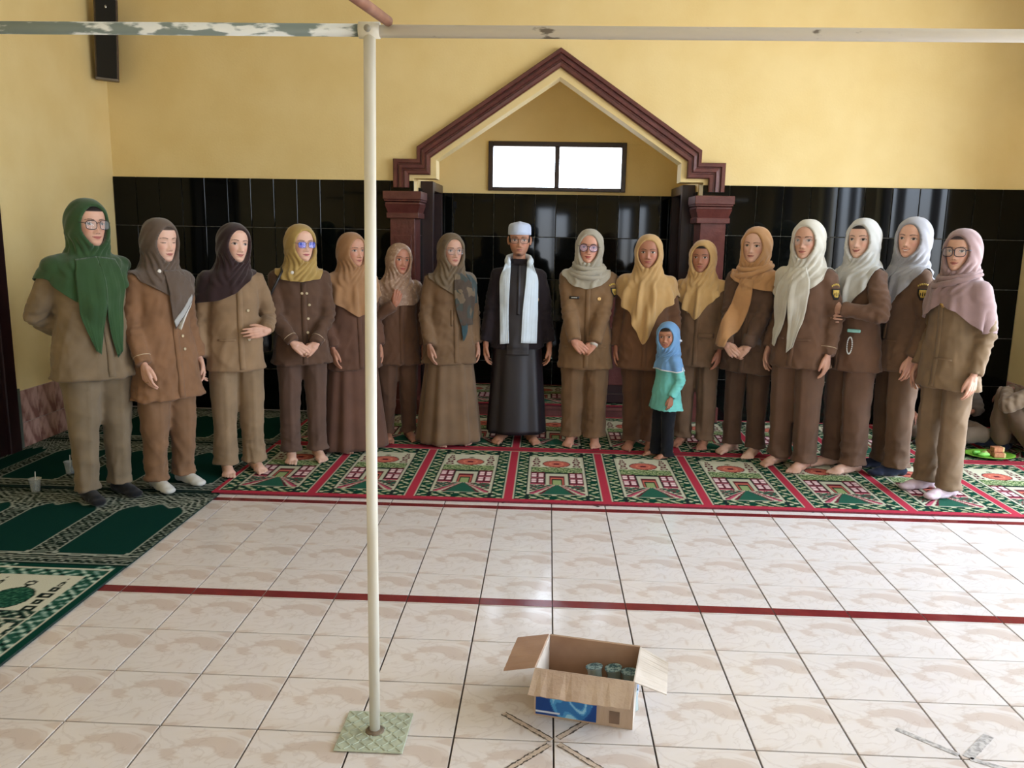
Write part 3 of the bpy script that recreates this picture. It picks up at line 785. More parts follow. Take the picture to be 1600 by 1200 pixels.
# drinking cups on the carpets
def cup(px, py, lab, straw, h=.075):
    g = ground(px, py, .01)
    e = tag(empty('plastic_cup', (g[0], g[1], .0115)), lab, 'cup', 'clear plastic cups on the carpet')
    MB().lathe([(.021, 0), (.024, .003), (.033, h), (.036, h+.001), (.036, h+.004), (.031, h+.002), (.0225, .005), (.0, .0045)], 20).build('cup_body', mat_glass('clear_cup', (214, 220, 220), .33, .12), e, smooth=True)
    MB().lathe([(.0215, .006), (.0285, h*.62), (.0, h*.62)], 18).build('water', mat_glass('water_tint', (200, 214, 216), .2, .03), e, smooth=True)
    if straw: MB().tube([(.0, 0, .01), (.006, 0, h+.045)], .0025, 8).build('straw', mat('white_straw', (220, 220, 220), .5), e, smooth=True)
cup(56, 768, 'clear plastic cup with a straw on the green carpet at far left', True)
cup(110, 740, 'clear plastic cup half hidden behind the trousers of the leftmost woman', True)
cup(1538, 697, 'clear plastic cup with a straw beside the green plate', True, .06)
# plate of snacks
g = ground(1545, 714, .01)
pl = tag(empty('snack_plate', (g[0], g[1], .0130)), 'oval green plate on the carpet near the seated man', 'plate')
M_GP = mat('green_plate', (120, 176, 58), .4, (104, 160, 48), 10.)
rings = []
for r_, z_ in ((.07, 0), (.09, .002), (.125, .016), (.14, .020), (.14, .023), (.122, .019), (.088, .006), (.03, .005)):
    rings.append([(r_*1.25*math.cos(2*PI*i/36), r_*math.sin(2*PI*i/36), z_) for i in range(36)])
obj('plate_body', mesh('plate_body', *loft(rings)), M_GP, pl)
M_CAKE = mat('brown_cake', (196, 132, 92), .8, (168, 104, 70), 40., bump=.4, bscale=80.)
M_SP = mat('yellow_sponge', (226, 206, 150), .85, (208, 184, 120), 50.)
for k, (x, y, z, lab) in enumerate(((.045, -.03, .008, 'square slice of brown layer cake at the front of the plate'), (.04, .03, .008, 'square slice of brown layer cake at the back of the plate'), (.045, -.005, .044, 'square slice of brown layer cake lying on top of the others'))):
    e = tag(empty('cake_slice', (g[0]+x, g[1]+y, .0115+z), .1*(k-1)), lab, 'cake', 'cake slices on the plate')
    MB().box((-.034, -.026, 0), (.034, .026, .034), .003).build('brown_layer', M_CAKE, e)
    MB().box((.034, -.025, .001), (.046, .025, .033), .002).build('yellow_layer', M_SP, e)
for k, (x, y, c, s, lab) in enumerate(((-.08, .02, (120, 200, 70), (.045, .02, .018), 'bright green leaf wrapped snack at the left of the plate'), (-.055, -.03, (140, 210, 90), (.04, .016, .016), 'bright green leaf wrapped snack at the front of the plate'), (-.03, .0, (196, 196, 120), (.024, .022, .018), 'round pale green snack in the middle of the plate'))):
    V, F = ellipsoid((0, 0, 0), s); V = np.array(V); V *= (1+.08*wob(V, k+40, 160))[:, None]
    tag(obj('leaf_snack', mesh('leaf_snack', V, F), mat('snack_green_%d' % k, c, .5, tuple(.75*q for q in c), 40.), None, loc=(g[0]+x, g[1]+y, .0115+.008+s[2]), rot=(0, 0, .5-k*.7)), lab, 'snack', 'green snacks on the plate')
# ------------------------------------------------------------------ people
HZ, HH = 1.4375, .1075          # head centre height and half height in the standard figure (1.56 m to the scarf's top)
NECK = np.array([0, .015, 1.325])
M_SKIN = mat_attr('skin', .5, .05, 60., spec=.35, sss=.12)
def cloth_mat(name, rgb, var=.86, weave=420., sheen=.12, rough=.85):
    if name.startswith(('jacket', 'trouser', 'skirt')): g_ = sum(rgb)/3; rgb = tuple(q_*(.93*v+.07*g_) for v, q_ in zip(rgb, (.90, .855, .83)))
    return mat(name, rgb, rough, tuple(v*var for v in rgb), 7., 4., .3, .7, bump=.18, bscale=weave, sheen=sheen, spec=.25)
def head_shape(o):
    """skin head, face towards -Y, centre at origin; returns V, F, colour"""
    zt = [-.1075, -.100, -.085, -.06, -.03, 0, .03, .06, .085, .10, .1075]
    w = o.get('wide', 1.)*1.07
    a = np.array([.020, .031, .044, .0555, .064, .069, .0715, .069, .055, .034, .006])*w
    bf = [.064, .078, .084, .084, .083, .083, .086, .083, .066, .042, .006]
    bb = [.012, .022, .035, .05, .07, .09, .098, .095, .078, .048, .006]
    z = np.concatenate([np.linspace(-.1075, .088, 84), .088+.0195*np.sin(np.linspace(.12, PI/2, 9))])
    u = np.linspace(-1, 1, 97)[:-1]; lam = PI*(.5*u+.5*u**3)
    A = curve(zt, a, z)[:, None]; BF = curve(zt, bf, z)[:, None]; BB = curve(zt, bb, z)[:, None]
    p = 2/2.25
    sx = np.sign(np.sin(lam))*np.abs(np.sin(lam))**p; cy = np.sign(np.cos(lam))*np.abs(np.cos(lam))**p
    X = A*sx[None]; Y = np.where(cy[None] > 0, -BF*cy[None], -BB*cy[None]); Z = np.repeat(z[:, None], len(u), 1)
    m = sm(.0, .55, np.cos(lam))[None]
    g = lambda cx, cz, wx, wz: np.exp(-((X-cx)/wx)**2-((Z-cz)/wz)**2)
    g2 = lambda cx, cz, wx, wz: g(cx, cz, wx, wz)+g(-cx, cz, wx, wz)
    ax_ = np.abs(X)
    ridge = np.exp(-(X/.0095)**2)*curve([-.06, -.05, -.043, -.036, -.02, .004, .02, .04], [0, 0, .009, .0155, .0095, .0035, .001, 0], Z)
    d = ridge*1.0+.0080*g2(.0130, -.040, .0072, .0068)
    d += -.0060*g2(.030, .002, .017, .011)+.0055*g2(.031, .0, .0115, .0065)+.0035*g2(.028, .021, .02, .006)
    d += .0045*g(0, -.0585, .018, .0042)+.0062*g(0, -.068, .015, .0050)-.0035*g(0, -.0632, .022, .0020)
    d += .006*g(0, -.095, .018, .012)-.003*g(0, -.080, .02, .006)+.005*g2(.040, -.025, .018, .02)*o.get('cheek', 1.)
    Y = Y-d*m
    V = np.stack([X.ravel(), Y.ravel(), Z.ravel()], 1)
    n = len(u); F = [tuple(q) for q in grid_faces(n, len(z), True)]
    F.append(tuple(range(n-1, -1, -1))); F.append(tuple((len(z)-1)*n+i for i in range(n)))
    # colour of skin, brows, eyes, lips
    L = lambda c: np.array(lin(c)[:3])
    skin = L(o['skin']); C = np.repeat(skin[None], X.size, 0).reshape(X.shape+(3,))
    front = (np.cos(lam) > .15)[None] & np.ones_like(X, bool)
    blend = lambda k, c: np.where((k[..., None]*front[..., None]) > 0, C*(1-k[..., None]*front[..., None])+c*k[..., None]*front[..., None], C)
    C = blend(.35*g2(.042, -.03, .02, .018), L(o.get('blush', (206, 130, 112))))
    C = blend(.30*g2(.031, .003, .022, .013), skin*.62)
    sml = o.get('smile', .3)
    zc = -.0632+sml*.006*(ax_/.02)**2
    hw = .0215+.004*sml
    t = np.clip(1-(ax_/hw)**2, 0, 1)
    up = (Z > zc) & (Z < zc+.0062*t**.8) & (ax_ < hw); lo = (Z <= zc) & (Z > zc-.0082*t) & (ax_ < hw)
    C = blend((up | lo)*.85, L(o.get('lip', (164, 90, 84))))
    if o.get('teeth'): C = blend(((Z < zc+.0015) & (Z > zc-.0045*t) & (ax_ < .017))*.8, L((236, 226, 216)))
    else: C = blend(((np.abs(Z-zc) < .0013) & (ax_ < hw))*.75, L((92, 40, 40)))
    xe = (ax_-.0325); te = np.clip(1-(xe/.0160)**2, 0, 1)
    zu, zl = .0072*te-.0004, -.0050*te
    if o.get('closed'):
        C = blend(((np.abs(Z+.001+.002*te) < .0017) & (np.abs(xe) < .015))*.85, L((40, 26, 22)))
    else:
        eye = (Z < zu) & (Z > zl) & (np.abs(xe) < .015)
        C = blend(eye*.9, L((196, 184, 176)))
        C = blend(eye*((xe**2+(Z-.001)**2) < .0066**2)*1., L((26, 16, 12)))
        C = blend(((np.abs(Z-zu-.0006) < .0017) & (np.abs(xe) < .0165))*.85, L((24, 16, 14)))
    bz = .0185+.0045*np.clip(1-((ax_-.033)/.02)**2, -1, 1)+o.get('brow_up', 0.)
    bw_ = .0026*(1-.5*np.clip((ax_-.03)/.02, 0, 1))*o.get('brow_w', 1.)
    C = blend(((np.abs(Z-bz) < bw_) & (ax_ > .0125) & (ax_ < .0505))*o.get('brow_k', .8), L((44, 30, 26)))
    C = blend(.6*g2(.0062, -.0445, .0035, .0028), L((70, 34, 28)))
    if o.get('cap') is not None:
        k = sm(o['cap'], o['cap']+.004, Z+.10*X*o.get('cap_tilt', 0)); C = C*(1-k[..., None])+L(o.get('cap_col', (24, 18, 18)))*k[..., None]
    if o.get('goatee'):
        k = 1.0*g(0, -.0965, .018, .011)+.25*g(0, -.051, .02, .003); C = blend(np.clip(k, 0, .85), L((30, 22, 20)))
        C = blend(.22*sm(-.04, -.075, Z)*sm(.0, .03, ax_), L((70, 52, 46)))
    if o.get('hair'):
        hl = .062-.13*np.clip(-cy[None]+.25, 0, 1); k = sm(hl-.004, hl+.004, Z)*np.ones_like(X)
        side = ((ax_ > .058) & (Z > -.015) & (Y > -.05))
        k = np.maximum(k, side*1.); C = C*(1-k[..., None])+L((22, 18, 18))*k[..., None]
    return V, F, C.reshape(-1, 3)
# hand templates: x = fingers, y = thumb side, z = palm normal
def hand_template(bends, thumb, spread=1.):
    parts = []
    def cap(P, R): parts.append(tube(P, R, 10, True))
    bx = [.078, .083, .080, .072]; by = [.029, .0098, -.0098, -.0280]; ln = [.066, .074, .069, .053]
    for k in range(4):
        p = np.array([bx[k], by[k], 0.]); r = [.0088, .0090, .0086, .0076][k]
        pts = [p-np.array([.03, by[k]*.25, 0])]; a = 0; rr = [r*1.05]
        pts.append(p); rr.append(r)
        sp = by[k]*.9*spread
        for j, fr in enumerate((.46, .30, .24)):
            a += bends[k][j] if isinstance(bends[0], (list, tuple)) else bends[j]
            p = p+np.array([math.cos(a), sp*2.2, math.sin(a)])*ln[k]*fr; pts.append(p); rr.append(r*(1-.1*(j+1)))
        cap(pts, rr)
        parts.append(tube([(.004, by[k]*.55, .0), (.045, by[k]*.8, .0), (bx[k], by[k], 0)], [.0150, .0145, .0108], 10, True))
    parts.append(ellipsoid((.04, .0, .004), (.046, .036, .0135)))
    cap([np.array([.012, .018, .006]), np.array([.035, .036, .010])+np.array(thumb[0]), np.array([.062, .046, .014])+np.array(thumb[1]), np.array([.084, .047, .016])+np.array(thumb[2])], [.0150, .0125, .0102, .0082])
    parts.append(tube([(-.012, 0, 0), (.0, 0, 0), (.016, 0, .001)], [.0225, .0235, .0255], 14, True, squash=((0, 0, 1), .80)))
    V, F = remesh(join(*parts), .0036)
    return laplace(V, F, 2, .45), F
HANDS = {
    'relaxed': hand_template([(.25, .35, .25), (.32, .42, .28), (.38, .48, .3), (.42, .5, .3)], ((0, 0, 0), (.002, -.006, .006), (.006, -.012, .012))),
    'curl': hand_template([(.6, .95, .55), (.7, 1.0, .6), (.78, 1.05, .6), (.85, 1.05, .6)], ((0, -.004, .006), (0, -.016, .018), (.0, -.03, .026))),
    'flat': hand_template([(.12, .2, .12), (.14, .22, .14), (.16, .24, .16), (.2, .28, .18)], ((0, 0, 0), (.0, .002, .004), (.002, .002, .008)), .8),
}
def foot_template(toes):
    parts = [tube([(0, .02, .16), (0, .018, .10), (0, .012, .065)], [.034, .032, .036], 14, True),
             tube([(0, .048, .030), (0, .0, .042), (.003, -.06, .036), (.006, -.115, .026)], [.029, .033, .033, .031], 14, True, squash=((0, 0, 1), .86)),
             ellipsoid((0, .045, .028), (.029, .03, .028)), ellipsoid((.006, -.115, .021), (.042, .035, .020)), ellipsoid((.0, -.04, .02), (.032, .075, .02))]
    if toes:
        for k, (x, y, r, l) in enumerate(((.030, -.137, .0125, .034), (.010, -.142, .0092, .028), (-.006, -.139, .0088, .025), (-.020, -.131, .0084, .021), (-.032, -.120, .0080, .017))):
            parts.append(tube([(x*.85, y+.02, .018), (x, y-l*.4, .0165), (x*1.02, y-l, .0105)], [r*1.1, r, r*.92], 10, True))
    else: parts.append(ellipsoid((.006, -.135, .02), (.038, .04, .018)))
    V, F = remesh(join(*parts), .0048 if toes else .006)
    V = laplace(V, F, 2, .5); V[:, 2] = np.maximum(V[:, 2], .0)
    return V, F
FEET = {'bare': foot_template(True), 'sock': foot_template(False)}
def ik(S, W, l1, l2, pole):
    S, W = np.array(S, float), np.array(W, float); d = W-S; D = np.linalg.norm(d)
    if D > (l1+l2)*.998: W = S+d/D*(l1+l2)*.998; d = W-S; D = np.linalg.norm(d)
    n = d/D; a = (l1*l1-l2*l2+D*D)/(2*D); h = math.sqrt(max(l1*l1-a*a, 0))
    q = np.array(pole, float); q = q-n*np.dot(q, n); q /= np.linalg.norm(q)
    return S+n*a+q*h, W
def rotz(a): c, s = math.cos(a), math.sin(a); return np.array([[c, -s, 0], [s, c, 0], [0, 0, 1.]])
def roty(a): c, s = math.cos(a), math.sin(a); return np.array([[c, 0, s], [0, 1., 0], [-s, 0, c]])
def rotx(a): c, s = math.cos(a), math.sin(a); return np.array([[1., 0, 0], [0, c, -s], [0, s, c]])
def ring(z, a, b, yc=0., n=36, e=2.35, xc=0.):
    r = []
    for k in range(n):
        t = 2*PI*k/n; c, s = math.cos(t), math.sin(t)
        r.append((xc+a*math.copysign(abs(c)**(2/e), c), yc+b*math.copysign(abs(s)**(2/e), s), z))
    return r
ARM_L1, ARM_L2 = .262, .238
POSES = {  # wrist position, pole, finger direction, palm normal, hand; for the person's left side (+x); mirrored for the right
    'hang': ((.205, -.035, .745), (.25, 1, 0), (.02, -.10, -1), (-1, -.1, 0), 'relaxed'),
    'hang_front': ((.185, -.115, .755), (.3, 1, 0), (-.05, -.22, -1), (-1, .15, 0), 'relaxed'),
    'clasp': ((.066, -.195, .80), (1, .55, -.2), (-.80, -.16, -.60), (.0, 1, -.2), 'curl'),
    'clasp_low': ((.066, -.195, .765), (1, .55, -.2), (-.76, -.16, -.66), (.0, 1, -.2), 'curl'),
    'behind': ((.06, .185, .86), (1, -.15, -.1), (-.9, .0, -.42), (0, 1, 0), 'curl'),
    'belly': ((.155, -.165, .915), (.5, 1, -.25), (-.96, -.14, -.10), (0, 1, -.1), 'flat'),
    'across': ((.04, -.21, .98), (1, .3, -.6), (-1, .02, .0), (0, 1, 0), 'flat'),
    'raise': ((.055, -.20, 1.115), (.85, .35, -1), (-.25, -.1, 1), (-.2, 1, 0), 'curl'),
    'hip': ((.13, -.17, .90), (1, .6, -.3), (-.5, -.3, -.8), (-.3, 1, 0), 'relaxed'),
    'lap': ((.08, -.33, .86), (1, .3, -.5), (-.6, -.6, -.35), (0, .3, -1), 'relaxed'),
}
class Person:
    def __init__(s, o):
        s.o = o
        b = ground(*o['base'], .012) if 'base' in o else np.array(o['pos'])
        s.X, s.Y = float(b[0]), float(b[1])
        k_ = 1+o.get('dd', 0.)/math.hypot(s.X, s.Y); s.X *= k_; s.Y *= k_
        top = at_y(o['top'][0], o['top'][1], s.Y)[2]-.012 if 'top' in o else 1.56
        s.hs = o.get('hs', 1.05)
        s.lift = o.get('lift', 0.)
        s.s = top/(1.325+(1.56-1.325)*s.hs+s.lift) if not o.get('seated') else o['scale']
        cam_rel = math.degrees(math.atan2(-s.X, s.Y))
        s.yaw = math.radians(o['rel']+cam_rel)
        s.hyaw = math.radians(o.get('hrel', o['rel'])-o['rel'])
        s.root = tag(empty('person', (s.X, s.Y, .0125), s.yaw), o['label'], 'person', o.get('group', 'people standing in a row for the photograph'))
        s.seed = o['n']*13
        s.dz = o.get('dz', 0.)
        s.HR = rotz(s.hyaw)@roty(math.radians(o.get('tilt', 0)))@rotx(math.radians(o.get('nod', 0)))
        s.fat = o.get('fat', 1.)
    def up(s, V):                         # upper body shift for sitting people
        V = np.array(V, float); V[:, 2] += s.dz; return V
    def part(s, name, V, F, m, parent=None, smooth=True, colors=None, solid=0.):
        ob = obj(name, mesh(name, np.asarray(V)*s.s, F, smooth, colors), m, parent or s.root)
        if solid:
            md = ob.modifiers.new('thick', 'SOLIDIFY'); md.thickness = solid*s.s; md.offset = 1
        return ob
    def head_tf(s, V, w=None):
        V = np.asarray(V, float); P = (V-NECK)*(s.hs if w is None else (1+(s.hs-1)*w[:, None]))
        if w is None: return P@s.HR.T+NECK+np.array([0, 0, s.lift])
        # partial twist towards the shoulders
        out = np.zeros_like(P); ang = s.hyaw*w
        c, sn = np.cos(ang), np.sin(ang)
        T = P@(roty(math.radians(s.o.get('tilt', 0)))@rotx(math.radians(s.o.get('nod', 0)))).T
        P = P*(1-w[:, None])+T*w[:, None]
        out[:, 0] = c*P[:, 0]-sn*P[:, 1]; out[:, 1] = sn*P[:, 0]+c*P[:, 1]; out[:, 2] = P[:, 2]
        return out+NECK
    # ---- skeleton
    def pose(s):
        o = s.o; s.arms = {}
        for sd, key in ((1, 'armL'), (-1, 'armR')):
            spec = o.get(key, 'hang'); W, pole, f, n, hk = POSES[spec] if isinstance(spec, str) else spec
            mir = np.array([sd, 1, 1.])
            W = np.array(W)*mir+np.array(o.get(key+'_d', (0, -.022, .012) if (sd < 0 and str(spec).startswith('clasp')) else (0, 0, 0))); S = np.array([sd*.142*(.5+.5*s.fat), .005, 1.222])
            f, n, pole = np.array(f, float)*mir, np.array(n, float)*mir, np.array(pole, float)*mir
            E, W = ik(S, W, ARM_L1, ARM_L2, pole)
            f /= np.linalg.norm(f); n = n-f*np.dot(n, f); n /= np.linalg.norm(n)
            s.arms[sd] = (S, E, W, f, n, hk)
        s.legs = {}
        for sd in (1, -1):
            if o.get('legs'): s.legs[sd] = [np.array(p, float) for p in o['legs'][sd]]
            else:
                st = o.get('stance', .088); y = o.get('foot_y', {}).get(sd, 0.)
                s.legs[sd] = [np.array([sd*.082, 0, .80]), np.array([sd*(.5*.082+.5*st), y*.5-.01, .43]), np.array([sd*st, y+.01, .075])]
    def hands_VF(s, sd):
        S, E, W, f, n, hk = s.arms[sd]; V, F = HANDS[hk]
        t = np.cross(n, f)*sd; k = s.o.get('hand', .95)*(1+(s.hs-1)*.3)
        P = W+(V[:, :1]*f+V[:, 1:2]*t+V[:, 2:3]*n)*k
        return P, (F if np.dot(np.cross(f, t), n) > 0 else F[:, ::-1])
    def body(s):
        o = s.o; parts = []; cols = []
        skin = np.array(lin(o['skin'])[:3])
        V, F, C = head_shape(o)
        V = s.head_tf(V+np.array([0, -.012, HZ])); parts.append((s.up(V), F)); cols.append(C)
        if o.get('ears'):
            for sd in (1, -1):
                EV, EF = join(ellipsoid((0, 0, 0), (.007, .017, .030), 12, 8), tube([(0, -.008, -.022), (0, .014, -.01), (0, .017, .012), (0, .004, .026), (0, -.01, .018)], .0048, 8, True))
                EV = np.array(EV)@rotz(sd*-.45).T+np.array([sd*.0745, .008, HZ-.004]); EV = s.head_tf(EV); parts.append((s.up(EV), EF)); cols.append(np.repeat(skin[None], len(EV), 0))
        for sd in (1, -1):
            V, F = s.hands_VF(sd); parts.append((s.up(V), F)); cols.append(np.repeat((skin*np.array([.86, .80, .78]))[None], len(V), 0))
            if o.get('feet', 'bare') == 'bare':
                V, F = s.foot(sd); parts.append((V, F)); cols.append(np.repeat((skin*.85)[None], len(V), 0))
        # trunk and limbs under the clothes
        core = [tube([(0, .01, .80), (0, .01, 1.0), (0, .01, 1.2)], [.11, .10, .105], 14, True, squash=((0, 1, 0), .75)),
                tube([(-.12, .01, 1.235), (0, .01, 1.26), (.12, .01, 1.235)], [.045, .055, .045], 12, True),
                tube([(0, .02, 1.2), NECK, s.head_tf(np.array([[0, .012, 1.37]]))[0]], [.06, .049, .047], 16, True)]
        core = [(s.up(v), f) for v, f in core]
        for sd in (1, -1):
            S, E, W, f, n, hk = s.arms[sd]
            core.append(tuple([s.up(tube([S, E, W*.75+E*.25, W], [.04, .034, .026, .0215], 10, True)[0]), tube([S, E, W*.75+E*.25, W], [.04, .034, .026, .0215], 10, True)[1]]))
            h, k, a = s.legs[sd]; core.append(tube([h, k, a], [.068, .045, .030], 10, True))
        V, F = remesh(join(*core), .016); V = laplace(V, F, 2)
        parts.append((V, F)); cols.append(np.repeat(skin[None], len(V), 0))
        V, F = join(*parts)
        s.part('body', V, F, M_SKIN, colors=np.concatenate(cols))
    def foot(s, sd):
        V, F = FEET['sock' if s.o.get('feet', 'bare') != 'bare' else 'bare']
        V = V*np.array([-sd, 1, 1.]) if sd > 0 else V.copy()
        if sd > 0: F = F[:, ::-1]
        h, k, a = s.legs[sd]
        fd = s.o.get('foot_dir', {}).get(sd, sd*.12)
        P = (V*1.0)@rotz(fd).T+np.array([a[0], a[1]-.012, max(0, a[2]-.075)])
        return P, F
    def socks(s):
        m = cloth_mat('sock_%d' % s.o['n'], s.o['feet'], .85, 600.)
        for sd in (1, -1):
            V, F = s.foot(sd); V = V+normals(V, F)*.002; V[:, 2] = np.maximum(V[:, 2], 0)
            s.part('sock', V, F, m)
    def wrinkle(s, V, F, amp, freq, seed, axis=(1, 1, 1)):
        N = normals(V, F); return V+N*(wob(V, seed, freq, 6, axis)*amp)[:, None]
    def jacket(s, hem=.62, colour=(120, 96, 70), flare=1., puff=1., name='jacket', sleeves=True, cuff=.0):
        f = s.fat; o = s.o
        R = [(1.345, .054, .056, .012), (1.315, .068, .062, .01), (1.290, .098, .072, .006), (1.265, .130, .084, .004), (1.23, .150, .098, .0), (1.16, .156, .112, -.004), (1.10, .154, .117, -.006), (1.02, .146, .110, -.004), (.93, .154, .114, 0), (.84, .168, .122, .002), (.74, .176, .126, .002), (.66, .180, .130, .002), (.58, .184, .133, .002), (.50, .188, .136, .002), (.40, .19, .14, .002)]
        rings = []
        for z, a, b, yc in R:
            if z < hem+.03: break
            k = f if z < 1.27 else .5+.5*f
            fl = 1+(flare-1)*max(0, (1.0-z)/.4)
            rings.append(ring(z, a*k*fl, b*(k if z > 1.2 else f*1.02)*fl, yc))
        z, a, b, yc = R[min(len(rings), len(R)-1)]
        fl = 1+(flare-1)*max(0, (1.0-hem)/.4)
        rings.append(ring(hem, a*f*fl, b*f*fl, yc)); 
        parts = [loft(rings[::-1])]
        if sleeves:
            for sd in (1, -1):
                S, E, W, fd, n, hk = s.arms[sd]
                fa = (E-W); fa /= np.linalg.norm(fa); We = W+fa*(.012+cuff)
                A = S+np.array([-sd*.06, 0, .012]); p = puff*(.6+.4*f)
                parts.append(tube([A, S, S*.6+E*.4, S*.2+E*.8, E, E*.7+We*.3, E*.3+We*.7, We], [.050*p, .058*p, .055*p, .052*p, .050*p, .047*p, .043*p, .043*p], 16))
                parts.append(ellipsoid(tuple(S), (.055*p, .054*p, .050*p))); parts.append(ellipsoid(tuple(E), (.049*p, .049*p, .049*p)))
        V, F = remesh(join(*parts), .0105)
        V = laplace(V, F, 3, .5)
        V = s.wrinkle(V, F, .0030, 22, s.seed, (1, 1, .7)); N = normals(V, F); V = V+N*(ridged(V, s.seed+1, 30, 7, (1, 1, .35))*.0068*(.35+.65*sm(1.05, .75, V[:, 2])))[:, None]; V = s.wrinkle(V, F, .0020, 80, s.seed+2, (1, 1, .8))
        near = sm(hem+.05, hem, V[:, 2])*(np.abs(V[:, 0]) < .2*f); V[:, :2] *= 1+(.045*near)[:, None]
        # gathers along the sleeves and at the elbow
        if sleeves:
            on = sm(.15*f, .19*f, np.abs(V[:, 0])); N = normals(V, F); V = V+N*(on*ridged(V, s.seed+9, 52, 6, (.7, .7, 1.2))*.0042)[:, None]
        for sd in (1, -1):
            if not sleeves: break
            S, E, W, fd, n, hk = s.arms[sd]; d = np.linalg.norm(V-E, axis=1); ax3 = (W-S)/np.linalg.norm(W-S)
            N = normals(V, F); V = V+N*(np.exp(-(d/.075)**2)*.006*np.sin((V@ax3)*140+V[:, 0]*30))[:, None]
        s.jV, s.jF = V, F
        s.jbvh = BVHTree.FromPolygons(V.tolist(), F.tolist())
        return s.part(name, s.up(V), F, cloth_mat('%s_cloth_%d' % (name, o['n']), colour))
    def front(s, x, z, bvhs, y0=-.7):
        best = None
        for b in bvhs:
            h = b.ray_cast(Vector((x, y0, z)), Vector((0, 1, 0)))
            if h[0] is not None and (best is None or h[0].y < best): best = h[0].y
        return best
    def decal(s, name, cx, cz, w, h, m, parent, nu=5, nv=5, off=.003, shape='rect', bvhs=None, rot=0., thick=.003, dirv=None, colors=None):
        """small cloth or metal piece lying on the jacket; dirv: outward direction it is seen from"""
        d = np.array(dirv if dirv is not None else (0, -1, 0), float); d /= np.linalg.norm(d)
        side = np.cross(d, (0, 0, 1.)); side /= np.linalg.norm(side); side = -side; bv = bvhs or [s.jbvh]
        org = np.array(cx) if hasattr(cx, '__len__') else None
        V = []
        for j in range(nv):
            for i in range(nu):
                u = (i/(nu-1)-.5); v = (j/(nv-1)-.5)
                if shape == 'disc':
                    a = max(abs(u), abs(v))*2; q = math.hypot(u, v)+1e-9; u, v = u/q*a*.5, v/q*a*.5
                if shape == 'shield' and v < 0: u *= (1-abs(v)*1.1)
                uu, vv = u*w*math.cos(rot)-v*h*math.sin(rot), u*w*math.sin(rot)+v*h*math.cos(rot)
                base = (org if org is not None else np.array([cx, 0, cz]))+side*uu+np.array([0, 0, vv]); st = base+d*.45
                best = None
                for b in bv:
                    hh = b.ray_cast(Vector(st), Vector(-d), .9)
                    if hh[0] is not None and (best is None or hh[3] < best): best = hh[3]
                V.append(st-d*((best if best is not None else .45-.12)-off))
        V = np.array(V); F = grid_faces(nu, nv)
        return s.part(name, s.up(V), F, m, parent, colors=colors, solid=thick)
    def strip(s, name, left, right, m, parent=None, nu=9, nv=26, off=.010, folds=3, amp=.006, bvhs=None, hang=.004, solid=.003):
        """cloth hanging in front of the body; left/right = lists of (x,z) edges from the top down"""
        bv = bvhs or [s.jbvh]; t = np.linspace(0, 1, nv)
        def edge(e):
            e = np.array(e, float); k = np.linspace(0, 1, len(e)); return np.stack([curve(k, e[:, 0], t), curve(k, e[:, 1], t)], 1)
        Lc, Rc = edge(left), edge(right); V = np.zeros((nv, nu, 3)); prev = None
        for j in range(nv):
            row = []
            for i in range(nu):
                u = i/(nu-1); x, z = Lc[j]*(1-u)+Rc[j]*u
                y = s.front(x, z, bv)
                if y is None: y = (prev[i] if prev is not None else -.08)
                y -= off*(.12+.88*float(sm(0, .3, t[j])))
                if prev is not None: y = min(y, prev[i]+hang)
                row.append(y)
            row = np.array(row); 
            k = np.array([0.25, .5, .25]); rp = np.pad(row, 1, mode='edge'); row = np.minimum(row, np.convolve(rp, k, 'valid'))
            prev = row
            u = np.linspace(0, 1, nu)
            fold = amp*np.sin(u*folds*2*PI+t[j]*1.5+s.seed)*(.35+.65*t[j])
            V[j, :, 0] = Lc[j][0]*(1-u)+Rc[j][0]*u; V[j, :, 2] = Lc[j][1]*(1-u)+Rc[j][1]*u; V[j, :, 1] = row-np.abs(fold)
        Vv = laplace(V.reshape(-1, 3), grid_faces(nu, nv), 1, .3); s.last = BVHTree.FromPolygons(Vv.tolist(), grid_faces(nu, nv).tolist())
        return s.part(name, s.up(Vv), grid_faces(nu, nv)[:, ::-1], m, parent, solid=solid)
    def trousers(s, colour, width=1., hem=.055, top=.86):
        f = s.fat*.93; parts = []
        if s.o.get('legs'):
            parts.append(ellipsoid((0, .0, s.dz+.80), (.165*f, .13*f, .11)))
        else:
            parts.append(loft([ring(.70, .12*f, .10*f), ring(.76, .165*f, .118*f), ring(.82, .172*f, .122*f), ring(top, .155*f, .11*f)]))
        for sd in (1, -1):
            h, k, a = s.legs[sd]
            if s.o.get('legs'):
                foot_d = (a-k)/np.linalg.norm(a-k)
                parts.append(tube([h, h*.5+k*.5, k, k*.5+a*.5, a-foot_d*.01], [.105*f, .092, .075, .068, .062*width], 18, True))
            else:
                e = np.array([a[0], a[1]-.01, hem])
                parts.append(tube([h+(0, 0, .02), h*.6+k*.4, k, k*.5+e*.5, e], [.094*f, .086*f*width, .072*width, .067*width*(.5+.5*s.o.get('taper', 1.)), .068*width*s.o.get('taper', 1.)], 20))
        V, F = remesh(join(*parts), .0115); V = laplace(V, F, 3, .5)
        lowz = sm(.45, .08, V[:, 2])
        N = normals(V, F)
        V = V+N*((ridged(V, s.seed+5, 26, 7, (1, 1, .3))*.0060+ridged(V, s.seed+6, 42, 5, (.6, .6, 1.2))*(.001+.0065*lowz**2)))[:, None]
        if not s.o.get('legs'):
            for sd in (1, -1):
                a = s.legs[sd][2]; near = sm(hem+.045, hem, V[:, 2])*(np.abs(V[:, 0]-a[0]) < .12)*(np.sign(V[:, 0]) == sd); d = V[:, :2]-a[:2]; d /= np.linalg.norm(d, axis=1)[:, None]+1e-9
                V[:, :2] += d*(near*.012)[:, None]
